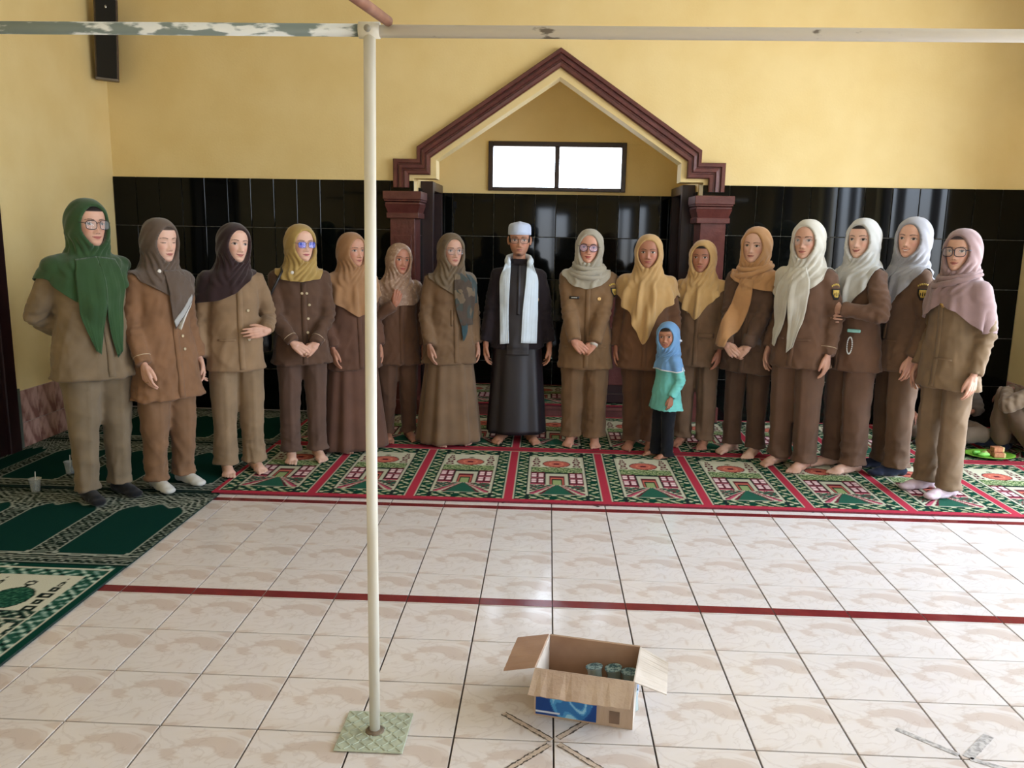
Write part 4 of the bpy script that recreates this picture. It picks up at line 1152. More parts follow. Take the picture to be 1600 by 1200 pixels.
        # pressed crease down the front
        for sd in (1, -1):
            h, k, a = s.legs[sd]
            if s.o.get('legs'): break
            x0 = np.interp(V[:, 2], [a[2], k[2], h[2]], [a[0], k[0], h[0]])
            V[:, 1] -= np.exp(-((V[:, 0]-x0)/.012)**2)*(N[:, 1] < 0)*.006*sm(.05, .15, V[:, 2])*sm(.85, .7, V[:, 2])
        return s.part('trousers', V, F, cloth_mat('trouser_cloth_%d' % s.o['n'], colour))
    def skirt(s, colour, hem=.02, wide=.235, deep=.19, name='skirt', top=.88, folds=9, amp=.012, m=None, split=0):
        f = s.fat; n = 96; nz = 34; V = []
        r = np.random.RandomState(s.seed); ph = r.uniform(0, 6.28, 4)
        for j in range(nz):
            t = j/(nz-1); z = top+(hem-top)*t
            a = (.140+(wide-.140)*t**1.0)*f; b = (.100+(deep-.100)*t**1.0)*f
            for i in range(n):
                th = 2*PI*i/n
                fo = amp*t**.8*(math.sin(folds*th+ph[0]+.6*math.sin(3*th+ph[1]))+.5*math.sin((folds*2-3)*th+ph[2]))
                c, sn = math.cos(th), math.sin(th); e = 2/2.2
                V.append(((a+fo)*math.copysign(abs(c)**e, c), (b+fo)*math.copysign(abs(sn)**e, sn), z))
        V = np.array(V); F = grid_faces(n, nz, True)[:, ::-1]
        s.skV, s.skF = V, F
        F = [tuple(q) for q in F]+[tuple(range(n))]
        return s.part(name, V, F, m or cloth_mat('%s_cloth_%d' % (name, s.o['n']), colour), solid=.004)
    # ---- headscarf
    def hijab(s, m, hem, face=(.067, .096, -.010), folds=7, amp=.008, hood=1., flow=1., neck=1., pt=.0):
        """hem: z of the scarf's edge in eight directions from the front round by the person's left"""
        nt, nv = 112, 96
        th = np.linspace(0, 2*PI, nt, endpoint=False)
        hz = np.array(list(hem)+[hem[0]]); q = np.linspace(0, 2*PI, 9); HZm = np.interp(th, q, hz)
        for _ in range(3): HZm = .5*HZm+.25*(np.roll(HZm, 1)+np.roll(HZm, -1))
        c = np.cos(th); sgl = np.abs(np.sin(th)); fr = np.clip(c, 0, 1); bk = np.clip(-c, 0, 1)
        R = lambda sd, f_, b_: np.where(c >= 0, 1/np.sqrt((np.sin(th)/sd)**2+(c/f_)**2), 1/np.sqrt((np.sin(th)/sd)**2+(c/b_)**2))
        zc = HZ+.004
        # control points per direction: (r, z)
        rows_r = []; rows_z = []
        for ph_ in np.radians([90, 76, 60, 44, 28, 12, 0]):
            rows_r.append(R(.0945*hood, .1025*hood, .112*hood)*math.cos(ph_)**.92+1e-4); rows_z.append(np.full(nt, zc+.1185*math.sin(ph_)))
        rows_r.append(R(.0945*hood, .1005, .111*hood)); rows_z.append(np.full(nt, zc-.045))
        rows_r.append(R(.089*hood, .098, .104)); rows_z.append(np.full(nt, zc-.085))
        rows_r.append(R(.092*neck, .088, .100)); rows_z.append(np.full(nt, zc-.112))
        rows_r.append(R(.100*neck, .083, .100)); rows_z.append(np.full(nt, 1.312))
        rows_r.append(R(.115*neck, .092, .102)); rows_z.append(np.full(nt, 1.285))
        k = .4+.6*s.fat
        # over the shoulders and chest, down to the hem
        def tor(z):
            a = np.interp(z, [.55, 1.0, 1.15, 1.22, 1.26, 1.285], [.225*k, .205*k, .195*k, .172*k, .142*k, .115])
            f_ = np.interp(z, [.55, 1.0, 1.15, 1.22, 1.26, 1.285], [.155*k, .14*k, .132*k, .12, .106, .092])
            b_ = np.interp(z, [.55, 1.0, 1.15, 1.22, 1.26, 1.285], [.155*k, .135*k, .128*k, .12, .108, .098])
            return a, f_, b_
        for t in np.linspace(.12, 1, 9):
            z = 1.285+(np.minimum(HZm, 1.28)-1.285)*t
            a, f_, b_ = tor(z)
            rows_r.append(np.where(c >= 0, 1/np.sqrt((np.sin(th)/a)**2+(c/f_)**2), 1/np.sqrt((np.sin(th)/a)**2+(c/b_)**2))); rows_z.append(z)
        Rr = np.array(rows_r); Rz = np.array(rows_z)
        # resample each meridian evenly
        seg = np.hypot(np.diff(Rr, axis=0), np.diff(Rz, axis=0)); L = np.concatenate([np.zeros((1, nt)), np.cumsum(seg, 0)])
        V = np.zeros((nv, nt, 3))
        hL = L[9]                      # length to under the chin
        for i in range(nt):
            tt = np.concatenate([np.linspace(0.001, hL[i], 62), np.linspace(hL[i], L[-1, i], nv-61)[1:]])
            r = curve(L[:, i], Rr[:, i], tt); z = curve(L[:, i], Rz[:, i], tt)
            V[:, i, 0] = r*math.sin(th[i]); V[:, i, 1] = -r*math.cos(th[i])-.012*sm(1.28, 1.34, z); V[:, i, 2] = z
        P = V.reshape(-1, 3)
        # folds: fine pleats drawn from the chin backwards, long folds towards the hem
        TH = np.tile(th, nv); rz = P[:, 2]; r_ = np.random.RandomState(s.seed+3); ph = r_.uniform(0, 6.28, 5)
        dirn = np.stack([np.sin(TH), -np.cos(TH), 0*TH], 1)
        low = sm(1.30, 1.10, rz)
        fo = amp*low*(np.sin(folds*TH+ph[0]+7*(1.3-rz)*flow+.8*np.sin(2*TH+ph[1]))+.5*np.sin((2*folds+1)*TH+ph[2]+5*rz))
        mid = sm(1.40, 1.33, rz)*sm(1.16, 1.24, rz)
        fo += .0055*mid*np.sin((rz-.35*np.abs(np.sin(TH/2+.2)))*105+ph[3])
        hoodm = sm(1.34, 1.40, rz)*sm(-.2, .3, -np.cos(TH)+.6)
        fo += .0022*hoodm*np.sin(P[:, 2]*70+P[:, 1]*90+ph[4])+.0015*wob(P, s.seed+4, 40)
        P = P+dirn*fo[:, None]
        # face opening
        fw, fh, fz = face
        xf = P[:, 0]; zf = P[:, 2]-HZ-fz
        def fval(x, z):
            zz = np.where(z > 0, z/(fh*(.97+pt)), z/(fh*1.02)); ww = fw*(1-.16*np.clip(-z/fh, 0, 1)**2-(.18+2.2*pt)*np.clip(z/fh, 0, 1)**2)
            return (np.abs(x/ww)**2.15+np.abs(zz)**2.15)**(1/2.15)
        fv = fval(xf, zf); isf = (P[:, 1] < -.02) & (P[:, 2] > 1.31)
        inside = isf & (fv < 1)
        F = grid_faces(nt, nv, True)
        keep = ~inside[F].any(1); used = F[keep]
        cut = F[~keep]; bnd = np.intersect1d(used.ravel(), cut.ravel())
        bnd = bnd[isf[bnd]]
        kx = P[bnd, 0]/fv[bnd]; kz = zf[bnd]/fv[bnd]
        P[bnd, 0] = kx; P[bnd, 2] = kz+HZ+fz
        P[bnd, 1] += .004
        # rim tucked in towards the face
        used_l = [tuple(f) for f in used]
        eset = {}
        for f in used:
            for a, b in zip(f, np.roll(f, -1)):
                if isf[a] and isf[b]: eset[(int(a), int(b))] = 1
        bs = set(map(int, bnd)); rim = [(a, b) for (a, b) in eset if (b, a) not in eset and a in bs and b in bs]
        idx = {}; extra = []
        for a, b in rim:
            for v in (a, b):
                if v not in idx:
                    idx[v] = len(P)+len(extra); p = P[v]; extra.append((p[0]*.955, p[1]+.022, HZ+fz+(p[2]-HZ-fz)*.955))
            used_l.append((b, a, idx[a], idx[b]))
        Fh = np.array(used_l); P = np.concatenate([P, np.array(extra)]) if extra else P
        w = sm(1.22, 1.335, P[:, 2]); P = s.head_tf(P, w)
        # lie on top of the jacket
        for rep in range(3):
            for i in np.where(P[:, 2] < 1.36)[0]:
                h = s.jbvh.find_nearest(Vector(P[i]))
                if h[0] is None: continue
                d = Vector(P[i])-h[0]; sd = d.dot(h[1])
                if sd < .007: P[i] = np.array(h[0]+h[1]*.0075)
            if rep < 2:
                low = sm(1.33, 1.28, P[:, 2]); P = laplace(P, Fh, 2, .4, low)
        nf = len(fo); o2 = np.concatenate([fo, np.zeros(len(P)-nf)]); dr = np.concatenate([dirn, np.zeros((len(P)-nf, 3))])
        P = P+dr*(np.clip(o2, 0, None)*.9*sm(1.30, 1.22, P[:, 2]))[:, None]
        # drop unused vertices
        u = np.unique(Fh); mp = -np.ones(len(P), int); mp[u] = np.arange(len(u)); P = P[u]; Fh = mp[Fh]
        s.hV, s.hF = P, Fh; s.hbvh = BVHTree.FromPolygons(P.tolist(), Fh.tolist())
        return s.part('hijab', s.up(P), Fh[:, ::-1], m, solid=.0025)
    # ---- accessories
    def on_face(s, V): return s.up(s.head_tf(np.asarray(V, float)+np.array([0, -.012, HZ])))
    def glasses(s, rgb, shape='round', rx=.025, rz=.021, th=.0018, tint=(230, 235, 240), alpha=.16):
        m = mat('frame_%d' % s.o['n'], rgb, .3)
        parts = []
        lens = []
        for sd in (1, -1):
            P = []; e = 2.0 if shape == 'round' else 3.2
            for k in range(28):
                t = 2*PI*k/28; c, sn = math.cos(t), math.sin(t)
                P.append((sd*.033+rx*math.copysign(abs(c)**(2/e), c), -.099+.008*abs(c*rx+sd*0)/.03*(1 if c*sd > 0 else 0), -.004+rz*math.copysign(abs(sn)**(2/e), sn)))
            if shape == 'half': pass
            parts.append(tube(P+P[:2], th, 6)); lens.append(P)
            parts.append(tube([(sd*(.033+rx), -.092, .006), (sd*.0745, -.075, .007), (sd*.077, -.01, .004)], th, 6))
        parts.append(tube([(-.033+rx, -.101, .004), (0, -.104, .008), (.033-rx, -.101, .004)], th, 6))
        V, F = join(*parts); g = s.part('glasses', s.on_face(V), F, m)
        for P in lens:
            c = np.mean(P, 0); V = [tuple(p) for p in P]+[tuple(c)]; n = len(P)
            s.part('lens', s.on_face(V), [(i, (i+1) % n, n) for i in range(n)], mat_glass('lens_%d' % s.o['n'], tint, alpha), g)
    def buttons(s, jk, xs, zs, rgb=(196, 176, 140), r=.0085):
        m = mat('button_%d_%d_%d' % rgb, rgb, .35)
        for x, z in zip(xs, zs): s.decal('button', x, z, 2*r, 2*r, m, jk, 7, 7, .003, 'disc', thick=.004)
    def arm_badge(s, jk, sd, dirv=None):
        """shield patch on the upper sleeve with a curved name strip above it"""
        S, E, W = s.arms[sd][:3]; d = np.array(dirv if dirv is not None else (sd*1., -.6, 0)); c = S*.62+E*.38
        blk = mat('patch_black', (22, 22, 18), .7); yel = mat('patch_yellow', (206, 176, 84), .7, (188, 156, 66), 90.)
        s.decal('arm_patch', c, 0, .056, .066, blk, jk, 7, 7, .004, 'shield', dirv=d, thick=.002)
        s.decal('patch_emblem', c+np.array([0, 0, .004]), 0, .040, .044, yel, jk, 7, 7, .007, 'shield', dirv=d, thick=.001)
        for k in (-1, 0, 1): s.decal('emblem_bar', c+np.array([0, 0, .002])+np.cross((0, 0, 1.), d/np.linalg.norm(d))*.011*k, 0, .0045, .022-.006*abs(k), blk, jk, 2, 3, .009, dirv=d, thick=.0006)
        for k in range(-3, 4):
            s.decal('name_letter', c+np.array([0, 0, .060-.0011*k*k])+np.cross((0, 0, 1.), d/np.linalg.norm(d))*.0095*k, 0, .0066, .0105, yel, jk, 2, 2, .004, dirv=d, thick=.0012)
    def cuffs(s, jk, sides, rgb=(190, 170, 140), back=.045, w=.004):
        m = mat('cuff_%d_%d_%d' % rgb, rgb, .7)
        for sd in sides:
            S, E, W, f, n, hk = s.arms[sd]; t = (E-W)/np.linalg.norm(E-W); c = W+t*(back+.012)
            u = np.cross(t, (0, 0, 1.)); u /= np.linalg.norm(u)+1e-9; v = np.cross(t, u); P = []
            for k in range(25):
                a = 2*PI*k/24; d = u*math.cos(a)+v*math.sin(a)
                h = s.jbvh.ray_cast(Vector(c), Vector(d), .12)
                P.append(np.array(h[0])+d*.001 if h[0] is not None else c+d*.05)
            P = laplace(np.array(P), np.array([(i, (i+1) % 25, (i+2) % 25) for i in range(23)]), 1, .3)
            V, F = tube(P, w/2, 6); s.part('cuff_stripe', s.up(V), F, m, jk)
    def placket(s, jk, hem, rgb, x=0.0, top=1.2, w=.006, m=None):
        m = m or cloth_mat('jacket_cloth_%d' % s.o['n'], rgb)
        s.decal('placket', x, (top+hem)/2+.005, .034, top-hem-.02, m, jk, 3, 22, .0025, thick=.0015)
def print_mat(name, c1, c2, c3, scale, kind='noise', lo=.45, hi=.5):
    """printed scarf cloth: three colours in blotches or facets"""
    if name in MATS: return MATS[name]
    m = cloth_mat(name, c1); nt = m.node_tree; b = nt.nodes['Principled BSDF']; L = nt.links.new
    tc = nt.nodes.new('ShaderNodeTexCoord')
    if kind == 'facet': n = nt.nodes.new('ShaderNodeTexVoronoi'); n.inputs['Scale'].default_value = scale; out = n.outputs['Color']
    else: n = nt.nodes.new('ShaderNodeTexNoise'); n.inputs['Scale'].default_value = scale; n.inputs['Detail'].default_value = 3; n.inputs['Distortion'].default_value = 1.; out = n.outputs['Fac']
    L(tc.outputs['Object'], n.inputs['Vector'])
    r = nt.nodes.new('ShaderNodeValToRGB'); r.color_ramp.interpolation = 'CONSTANT' if kind == 'facet' else 'LINEAR'
    e = r.color_ramp.elements; e[0].position = 0. if kind == 'facet' else lo; e[0].color = lin(c1); e[1].position = hi; e[1].color = lin(c2); q = e.new(.68); q.color = lin(c3)
    L(out, r.inputs[0]); L(r.outputs[0], b.inputs['Base Color']); return m
KH = (138, 112, 82)
BR = (112, 84, 64)
OL = (140, 124, 96)
SK1, SK2, SK3, SK4 = (206, 160, 136), (188, 138, 112), (168, 116, 92), (214, 172, 150)
CAST = []
def P_(**k): CAST.append(k)
P_(n=1, dd=-.06, label='tall woman in a long green headscarf with glasses, hands behind her back', base=(164, 770), top=(146, 310), rel=24, hrel=30, fat=1.16, skin=SK1, lip=(166, 88, 84), jac=OL, hem=.655, tro=(138, 124, 98), tw=1.12, taper=.8, hij=(46, 76, 40), hhem=[1.02, 1.12, 1.24, 1.1, 1.05, 1.08, 1.18, 1.05], face=(.068, .097, -.008),
   armL='behind', armR='behind', feet=(18, 18, 22), cap=.058, glasses=((40, 26, 26), 'square'), smile=.5,
   tails=[([(-.10, 1.27), (-.125, 1.14), (-.11, .98), (-.06, .81)], [(.0, 1.285), (.012, 1.14), (.0, .98), (-.04, .79)]), ([(-.0, 1.285), (-.002, 1.14), (.01, .98), (.04, .765)], [(.10, 1.27), (.115, 1.14), (.10, .98), (.075, .80)])])
P_(n=2, label='woman with closed eyes in a taupe headscarf with a silver striped edge, white socks', base=(268, 758), top=(252, 340), rel=30, hrel=36, nod=4, fat=1.04, skin=SK4, closed=True, jac=(150, 112, 78), hem=.54, flare=1.12, tro=(146, 112, 80), tw=1.18, taper=.82, hij=(96, 80, 68), hhem=[1.12, 1.12, 1.20, 1.08, 1.02, 1.08, 1.245, 1.19], amp=.006,
   armR='hang_front', armL='hang', feet=(206, 204, 196), cap=.062, cap_col=(70, 58, 50), buttons=([.045, .05, .055], [.98, .905, .83]), cuff=(-1,),
   tails=[([(-.03, 1.28), (-.03, 1.15), (-.018, 1.05), (.0, .945)], [(.06, 1.28), (.135, 1.2), (.14, 1.15), (.135, 1.09)])])
P_(n=3, label='woman in a dark brown headscarf and pale khaki suit with one hand on her belly', base=(376, 734), top=(362, 348), rel=12, hrel=27, tilt=4, fat=1.0, skin=SK4, smile=.8, jac=(164, 138, 104), hem=.66, flare=1.02, tro=(160, 138, 106), tw=1.1, hij=(48, 28, 28), hhem=[1.15, 1.24, 1.275, 1.2, 1.1, 1.06, 1.08, 1.10], amp=.005,
   armR='hang', armL='belly', armR_d=(-.02, 0, .0), buttons=([.06, .06], [1.04, .86]))
P_(n=4, dd=0.03, label='woman in a mustard headscarf with blue tinted glasses and a black shoulder bag', base=(476, 717), top=(468, 350), rel=6, hrel=26, fat=1.02, skin=SK4, lip=(186, 96, 104), jac=(104, 78, 60), hem=.655, tro=(106, 82, 68), tw=1.0, hij=(172, 142, 80), hhem=[1.20, 1.215, 1.262, 1.2, 1.15, 1.2, 1.25, 1.21], amp=.004,
   armL='clasp', armR='clasp', glasses=((60, 60, 80), 'square', .024, .019, .0012, (50, 110, 255), .45), buttons=([.03, .0, .045, .035, .03], [1.13, 1.13, 1.055, .965, .875]), cuff=(1, -1))
P_(n=5, dd=-0.04, label='woman in a tan headscarf and long brown skirt half hidden by the white post', base=(552, 697), top=(556, 363), rel=22, hrel=38, fat=1.08, skin=SK2, jac=(108, 76, 58), hem=.60, skirt=(112, 80, 64), hij=(158, 116, 78), hhem=[.97, 1.03, 1.12, 1.05, 1.0, 1.05, 1.14, 1.05], amp=.007,
   armR='hang_front', armL='hang')
P_(n=6, dd=0.1, label='short woman in a shiny beige headscarf with one hand raised to her chest', base=(622, 690), top=(630, 380), rel=12, hrel=24, tilt=5, fat=1.0, skin=(176, 122, 98), lip=(170, 70, 66), wide=.97, jac=(116, 84, 62), hem=.62, flare=1.05, tro=(112, 82, 62), tw=1.05, taper=.8, hij='floral', hhem=[1.09, 1.09, 1.16, 1.1, 1.05, 1.1, 1.09, 1.07], face=(.063, .094, -.011), pt=.04, amp=.007,
   armR='raise', armL='hang')
P_(n=7, label='woman with glasses in an olive patterned headscarf and a long khaki skirt', base=(702, 690), top=(704, 364), rel=16, hrel=22, fat=1.02, skin=(186, 144, 122), jac=(132, 106, 76), hem=.615, skirt=(136, 112, 84), hij=(104, 88, 68), hhem=[1.12, 1.14, 1.20, 1.1, 1.1, 1.15, 1.25, 1.19], amp=.006,
   armR='hang_front', armL='hang', glasses=((120, 100, 92), 'square', .024, .019, .0013, (230, 235, 240), .08), buttons=([.075], [.84]), vpocket=True,
   tails=[([(.0, 1.28), (-.01, 1.16), (.0, 1.06), (.045, .90)], [(.06, 1.285), (.15, 1.2), (.175, 1.08), (.165, .90)])])
P_(n=9, label='woman with round dark glasses in a pale grey wrapped headscarf, hands clasped', base=(910, 692), top=(925, 358), rel=-3, hrel=-4, tilt=3, fat=1.08, skin=(206, 152, 128), lip=(166, 66, 60), smile=.6, jac=(144, 114, 78), hem=.575, flare=1.02, tro=(140, 112, 80), tw=1.2, hij=(172, 164, 146), hhem=[1.145, 1.18, 1.255, 1.24, 1.22, 1.24, 1.255, 1.175], amp=.009, wrap=True,
   armL='clasp_low', armR='clasp_low', glasses=((66, 44, 58), 'round', .027, .0235, .0024, (200, 190, 235), .3), slits=((-.10, .74, .10, .010), (.10, .74, .10, .010)), name_tag=(-.085, 1.09), pin=(.09, 1.085), badge=1, puff=1.16)
P_(n=10, label='woman in a long mustard triangle headscarf standing behind the child', base=(1000, 698), top=(1018, 366), rel=-5, hrel=-4, fat=1.1, wide=1.05, skin=SK3, cheek=1.6, jac=(124, 88, 60), hem=.60, tro=(108, 78, 56), tw=1.05, hij=(196, 158, 104), hhem=[.76, 1.03, 1.15, 1.03, .9, 1.03, 1.15, 1.03], face=(.070, .096, -.010), amp=.015, folds=9,
   armL='hang', armR='hang', stance=.07)
P_(n=12, dd=0.05, label='woman in a mustard headscarf and light brown tailored jacket beside the brown pillar', base=(1082, 697), top=(1096, 375), rel=-14, hrel=-14, fat=1.03, skin=SK3, cap=.06, jac=(142, 114, 86), hem=.63, tro=(138, 112, 86), tw=1.08, hij=(198, 160, 104), hhem=[.97, 1.13, 1.235, 1.15, 1.0, 1.1, 1.19, 1.09], face=(.067, .096, -.010), amp=.014, folds=9,
   armL='hang_front', armR='hang', buttons=([-.07, -.065, .06], [1.12, 1.04, .865]), flap=(.03, .87))
P_(n=13, dd=-0.02, label='woman in an orange wrapped headscarf with one long tail, hands clasped low', base=(1160, 706), top=(1178, 354), rel=-24, hrel=-22, tilt=2, fat=1.04, wide=1.06, skin=SK4, cheek=1.5, jac=(104, 80, 62), hem=.585, tro=(104, 80, 64), tw=1.0, hij=(190, 142, 94), hhem=[1.17, 1.15, 1.13, 1.15, 1.15, 1.2, 1.255, 1.21], amp=.006, wrap=True,
   armL='clasp_low', armR='clasp_low', badge=1, pocket=(.07, .86),
   tails=[([(-.04, 1.23), (-.075, 1.12), (-.11, 1.0), (-.17, .77)], [(.05, 1.22), (.05, 1.12), (.02, .98), (-.075, .76)])])
P_(n=14, dd=-0.07, label='woman with thin glasses in a cream headscarf with two long tails', base=(1236, 724), top=(1262, 343), rel=-30, hrel=-22, fat=1.02, skin=SK1, brow_w=1.4, jac=(120, 90, 68), hem=.655, tro=(120, 92, 72), tw=1.16, hij=(206, 200, 184), hhem=[1.06, 1.16, 1.255, 1.2, 1.05, 1.08, 1.16, 1.06], amp=.007,
   armL='hang', armR='hang', badge=1, slits=((.07, .84, .11, .011), (-.09, .84, .1, .011)), cuff=(1,), glasses=((176, 140, 120), 'round', .024, .022, .0010),
   tails=[([(-.05, 1.285), (-.125, 1.16), (-.145, 1.0), (-.135, .79)], [(.0, 1.285), (-.005, 1.16), (-.03, 1.0), (-.105, .78)]), ([(-.005, 1.285), (-.012, 1.16), (-.02, 1.0), (-.01, .75)], [(.05, 1.285), (.105, 1.16), (.085, 1.0), (.03, .79)])])
P_(n=15, label='smiling woman in a pale grey headscarf with her arm folded across her waist', base=(1316, 732), top=(1344, 341), rel=-50, hrel=-24, fat=1.0, skin=SK4, smile=1., cap=.058, jac=(122, 92, 70), hem=.645, tro=(122, 94, 74), tw=1.2, hij=(196, 194, 186), hhem=[.93, 1.10, 1.255, 1.2, 1.1, 1.05, 1.1, 1.0], amp=.012, folds=9,
   armL='across', armR='across', armL_d=(.05, .01, .05))
P_(n=16, dd=0.04, label='grinning woman in a grey headscarf with navy socks and a sleeve badge', base=(1388, 739), top=(1418, 339), rel=-64, hrel=-24, tilt=3, fat=1.0, skin=(216, 168, 144), smile=1.1, teeth=True, jac=(122, 94, 70), hem=.655, tro=(124, 98, 74), tw=1.14, hij=(160, 158, 160), hhem=[.95, 1.10, 1.255, 1.2, 1.1, 1.05, 1.08, 1.0], amp=.012, folds=9,
   armL='hang', armR='hip', badge=1, slits=((.07, .84, .11, .011),), feet=(24, 30, 52),
   tails=[([(-.06, 1.285), (-.12, 1.15), (-.14, 1.0), (-.15, .78)], [(.05, 1.285), (.05, 1.15), (.01, 1.0), (-.10, .77)])])
P_(n=17, dd=-0.07, label='woman with big dark glasses in a mauve headscarf, rightmost in the standing row', base=(1462, 765), top=(1494, 357), rel=-44, hrel=-25, fat=1.0, skin=SK1, cap=.06, cap_col=(60, 44, 44), jac=(146, 124, 92), hem=.65, tro=(146, 124, 94), tw=1.06, hij=(150, 122, 118), hhem=[1.14, 1.10, .98, 1.0, 1.0, 1.08, 1.06, 1.04], amp=.008, wrap=True,
   armL='hang', armR='hang', feet=(214, 190, 196), glasses=((40, 28, 40), 'square', .028, .0235, .0024), pin=(.02, 1.135), slits=((.06, .83, .11, .012),))
def dress(o):
    p = Person(o); p.pose(); p.body()
    if o.get('feet', 'bare') != 'bare': p.socks()
    jk = p.jacket(o.get('hem', .62), o['jac'], o.get('flare', 1.12 if o.get('skirt') else 1.05), o.get('puff', 1.08))
    if o.get('skirt'): p.skirt(o['skirt'])
    else: p.trousers(o['tro'], o.get('tw', 1.))
    if not o.get('noplacket'): p.placket(jk, o.get('hem', .62), o['jac'], .012)
    h = o['hij']
    if h == 'floral': hm = print_mat('hijab_floral', (150, 120, 98), (160, 130, 108), (188, 162, 140), 34., 'noise', .5, .56); hm.node_tree.nodes['Principled BSDF'].inputs['Roughness'].default_value = .45
    elif o['n'] == 7: hm = print_mat('hijab_pattern_base', (104, 88, 68), (104, 88, 68), (84, 70, 56), 9., 'noise', .5, .6)
    else: hm = cloth_mat('hijab_%d' % o['n'], h, .9, 300., .3)
    hj = p.hijab(hm, o['hhem'], o.get('face', (.067, .096, -.010)), o.get('folds', 7), o.get('amp', .008), pt=o.get('pt', 0.))
    bv = [p.jbvh, p.hbvh]
    for k, (L_, R_) in enumerate(o.get('tails', [])):
        tm = print_mat('hijab_facets', (70, 58, 48), (108, 92, 72), (60, 64, 58), 19., 'facet', .3, .5) if o['n'] == 7 else hm
        t = p.strip('tail', L_, R_, tm, hj, bvhs=bv, folds=3, amp=.011, nu=15, nv=34)
        t_bvh = p.last
        if o['n'] == 2:
            p.strip('silver_edge', [(.122, 1.145), (.056, 1.07), (-.010, .995)], [(.133, 1.105), (.068, 1.030), (.003, .957)], cloth_mat('silver_stripe', (176, 174, 170)), hj, bvhs=[p.last], off=.005, amp=.0, nv=16, nu=5, hang=.02)
            p.strip('white_line', [(.134, 1.101), (.069, 1.026), (.004, .953)], [(.136, 1.093), (.071, 1.018), (.006, .945)], cloth_mat('white_stripe', (220, 218, 212)), hj, bvhs=[p.last, t_bvh], off=.006, amp=.0, nv=16, nu=3, hang=.02)
    if o['n'] == 7:
        p.strip('teal_end', [(.045, .95), (.05, .86), (.06, .79)], [(.11, .95), (.10, .86), (.075, .80)], cloth_mat('teal_scarf_end', (48, 70, 74)), hj, bvhs=bv, off=.016, folds=1)
        p.strip('shoulder_fold', [(.10, 1.28), (.135, 1.18), (.15, 1.05)], [(.15, 1.265), (.195, 1.18), (.205, 1.06)], cloth_mat('teal_scarf_fold', (62, 74, 74)), hj, bvhs=bv, off=.012, folds=1)
    if o.get('wrap'):
        # a loose band wound round the throat
        for k, (zz, rr, th_) in enumerate(((1.292, .0, .017), (1.262, .014, .019), (1.232, .024, .017)) if o['n'] == 9 else ((1.285, .0, .017), (1.252, .016, .018))):
            P = []
            for i in range(33):
                a = -2.3+4.6*i/32; x, y = math.sin(a)*(.094+rr*1.25), -math.cos(a)*(.092+rr)-.004
                z = zz+.028*(1-math.cos(a))*.9+(.012*math.sin(a) if k % 2 else -.010*math.sin(a))+(.02*math.sin(a) if o['n'] != 9 else 0)
                v = Vector((x, y, z)); hit = p.hbvh.find_nearest(v)
                P.append(np.array(v*.35+(hit[0])*.65)+np.array([math.sin(a), -math.cos(a), 0])*.006)
            V, F = tube(P, [th_*(.6+.4*math.sin(PI*i/32)) for i in range(33)], 12, True)
            V = np.array(V); V += wob(V, o['n']+k, 60)[:, None]*.0015
            p.part('wrap_fold', p.up(V), F, hm, hj)
    g = o.get('glasses')
    if g: p.glasses(*g)
    if o.get('buttons'): p.buttons(jk, *o['buttons'])
    if o.get('cuff'): p.cuffs(jk, o['cuff'])
    if o.get('badge'): p.arm_badge(jk, o['badge'], o.get('badge_dir'))
    gold = mat('gold_pin', (206, 166, 104), .35, metallic=.6)
    if o.get('pin'): p.decal('pin', o['pin'][0], o['pin'][1], .026, .026, gold, jk, 7, 7, .003, 'disc', bvhs=bv, thick=.003)
    if o.get('name_tag'):
        tg = p.decal('name_tag', o['name_tag'][0], o['name_tag'][1], .072, .019, mat('tag_black', (20, 18, 18), .4), jk, 5, 3, .003, bvhs=bv, thick=.003)
        p.decal('tag_text', o['name_tag'][0], o['name_tag'][1], .042, .006, mat('tag_white', (206, 206, 200), .5), tg, 5, 2, .0066, bvhs=bv, thick=.0006)
    clm = cloth_mat('jacket_cloth_%d' % o['n'], o['jac'])
    if o.get('flap'): p.decal('pocket_flap', o['flap'][0]+.05, o['flap'][1], .11, .035, clm, jk, 7, 4, .005, thick=.003)
    if o.get('pocket'): p.decal('pocket', o['pocket'][0], o['pocket'][1]-.06, .11, .12, clm, jk, 7, 7, .004, thick=.003)
    if o.get('vpocket'): p.decal('pocket_slit', -.02, .96, .012, .12, clm, jk, 3, 7, .004, thick=.003)
    for x_, z_, w_, h_ in o.get('slits', ()): p.decal('pocket_slit', x_, z_, w_, h_, clm, jk, 6, 5, .0045, thick=.003)
    if o['n'] == 3: p.decal('pocket_slit', -.07, .86, .10, .012, clm, jk, 7, 3, .004, thick=.003)
    if o['n'] in (2, 4):
        V, F = ellipsoid((0, 0, 0), (.012, .006, .012)); hx = -.05 if o['n'] == 2 else -.055; hzv = 1.275 if o['n'] == 2 else 1.262
        y = p.front(hx, hzv, bv) or -.1
        p.part('brooch', p.up(np.array(V)+np.array([hx, y-.005, hzv])), F, mat('pearl_brooch', (224, 216, 204), .25), hj)
    if o['n'] == 9:
        S, E, W = p.arms[1][:3]; t_ = (E-W)/np.linalg.norm(E-W)
        V, F = tube([W+t_*.004, W-t_*.012], .030, 18); p.part('wrist_watch', p.up(V), F, mat('watch_band', (200, 190, 176), .3), None)
    if o['n'] in (4, 5, 2):
        sd = -1
        S, E, W, f, n_, hk = p.arms[sd]; t_ = np.cross(n_, f)*sd
        c = W+f*.092+t_*-.0095*.95; P = [c+(t_*math.cos(a)+n_*math.sin(a))*.0098+f*0 for a in np.linspace(0, 2*PI, 13)]
        V, F = tube(P, .0018, 6); p.part('ring', p.up(V), F, mat('gold_ring', (220, 190, 130), .25, metallic=1), None)
    return p
PEOPLE = {}
for o in CAST: PEOPLE[o['n']] = dress(o)
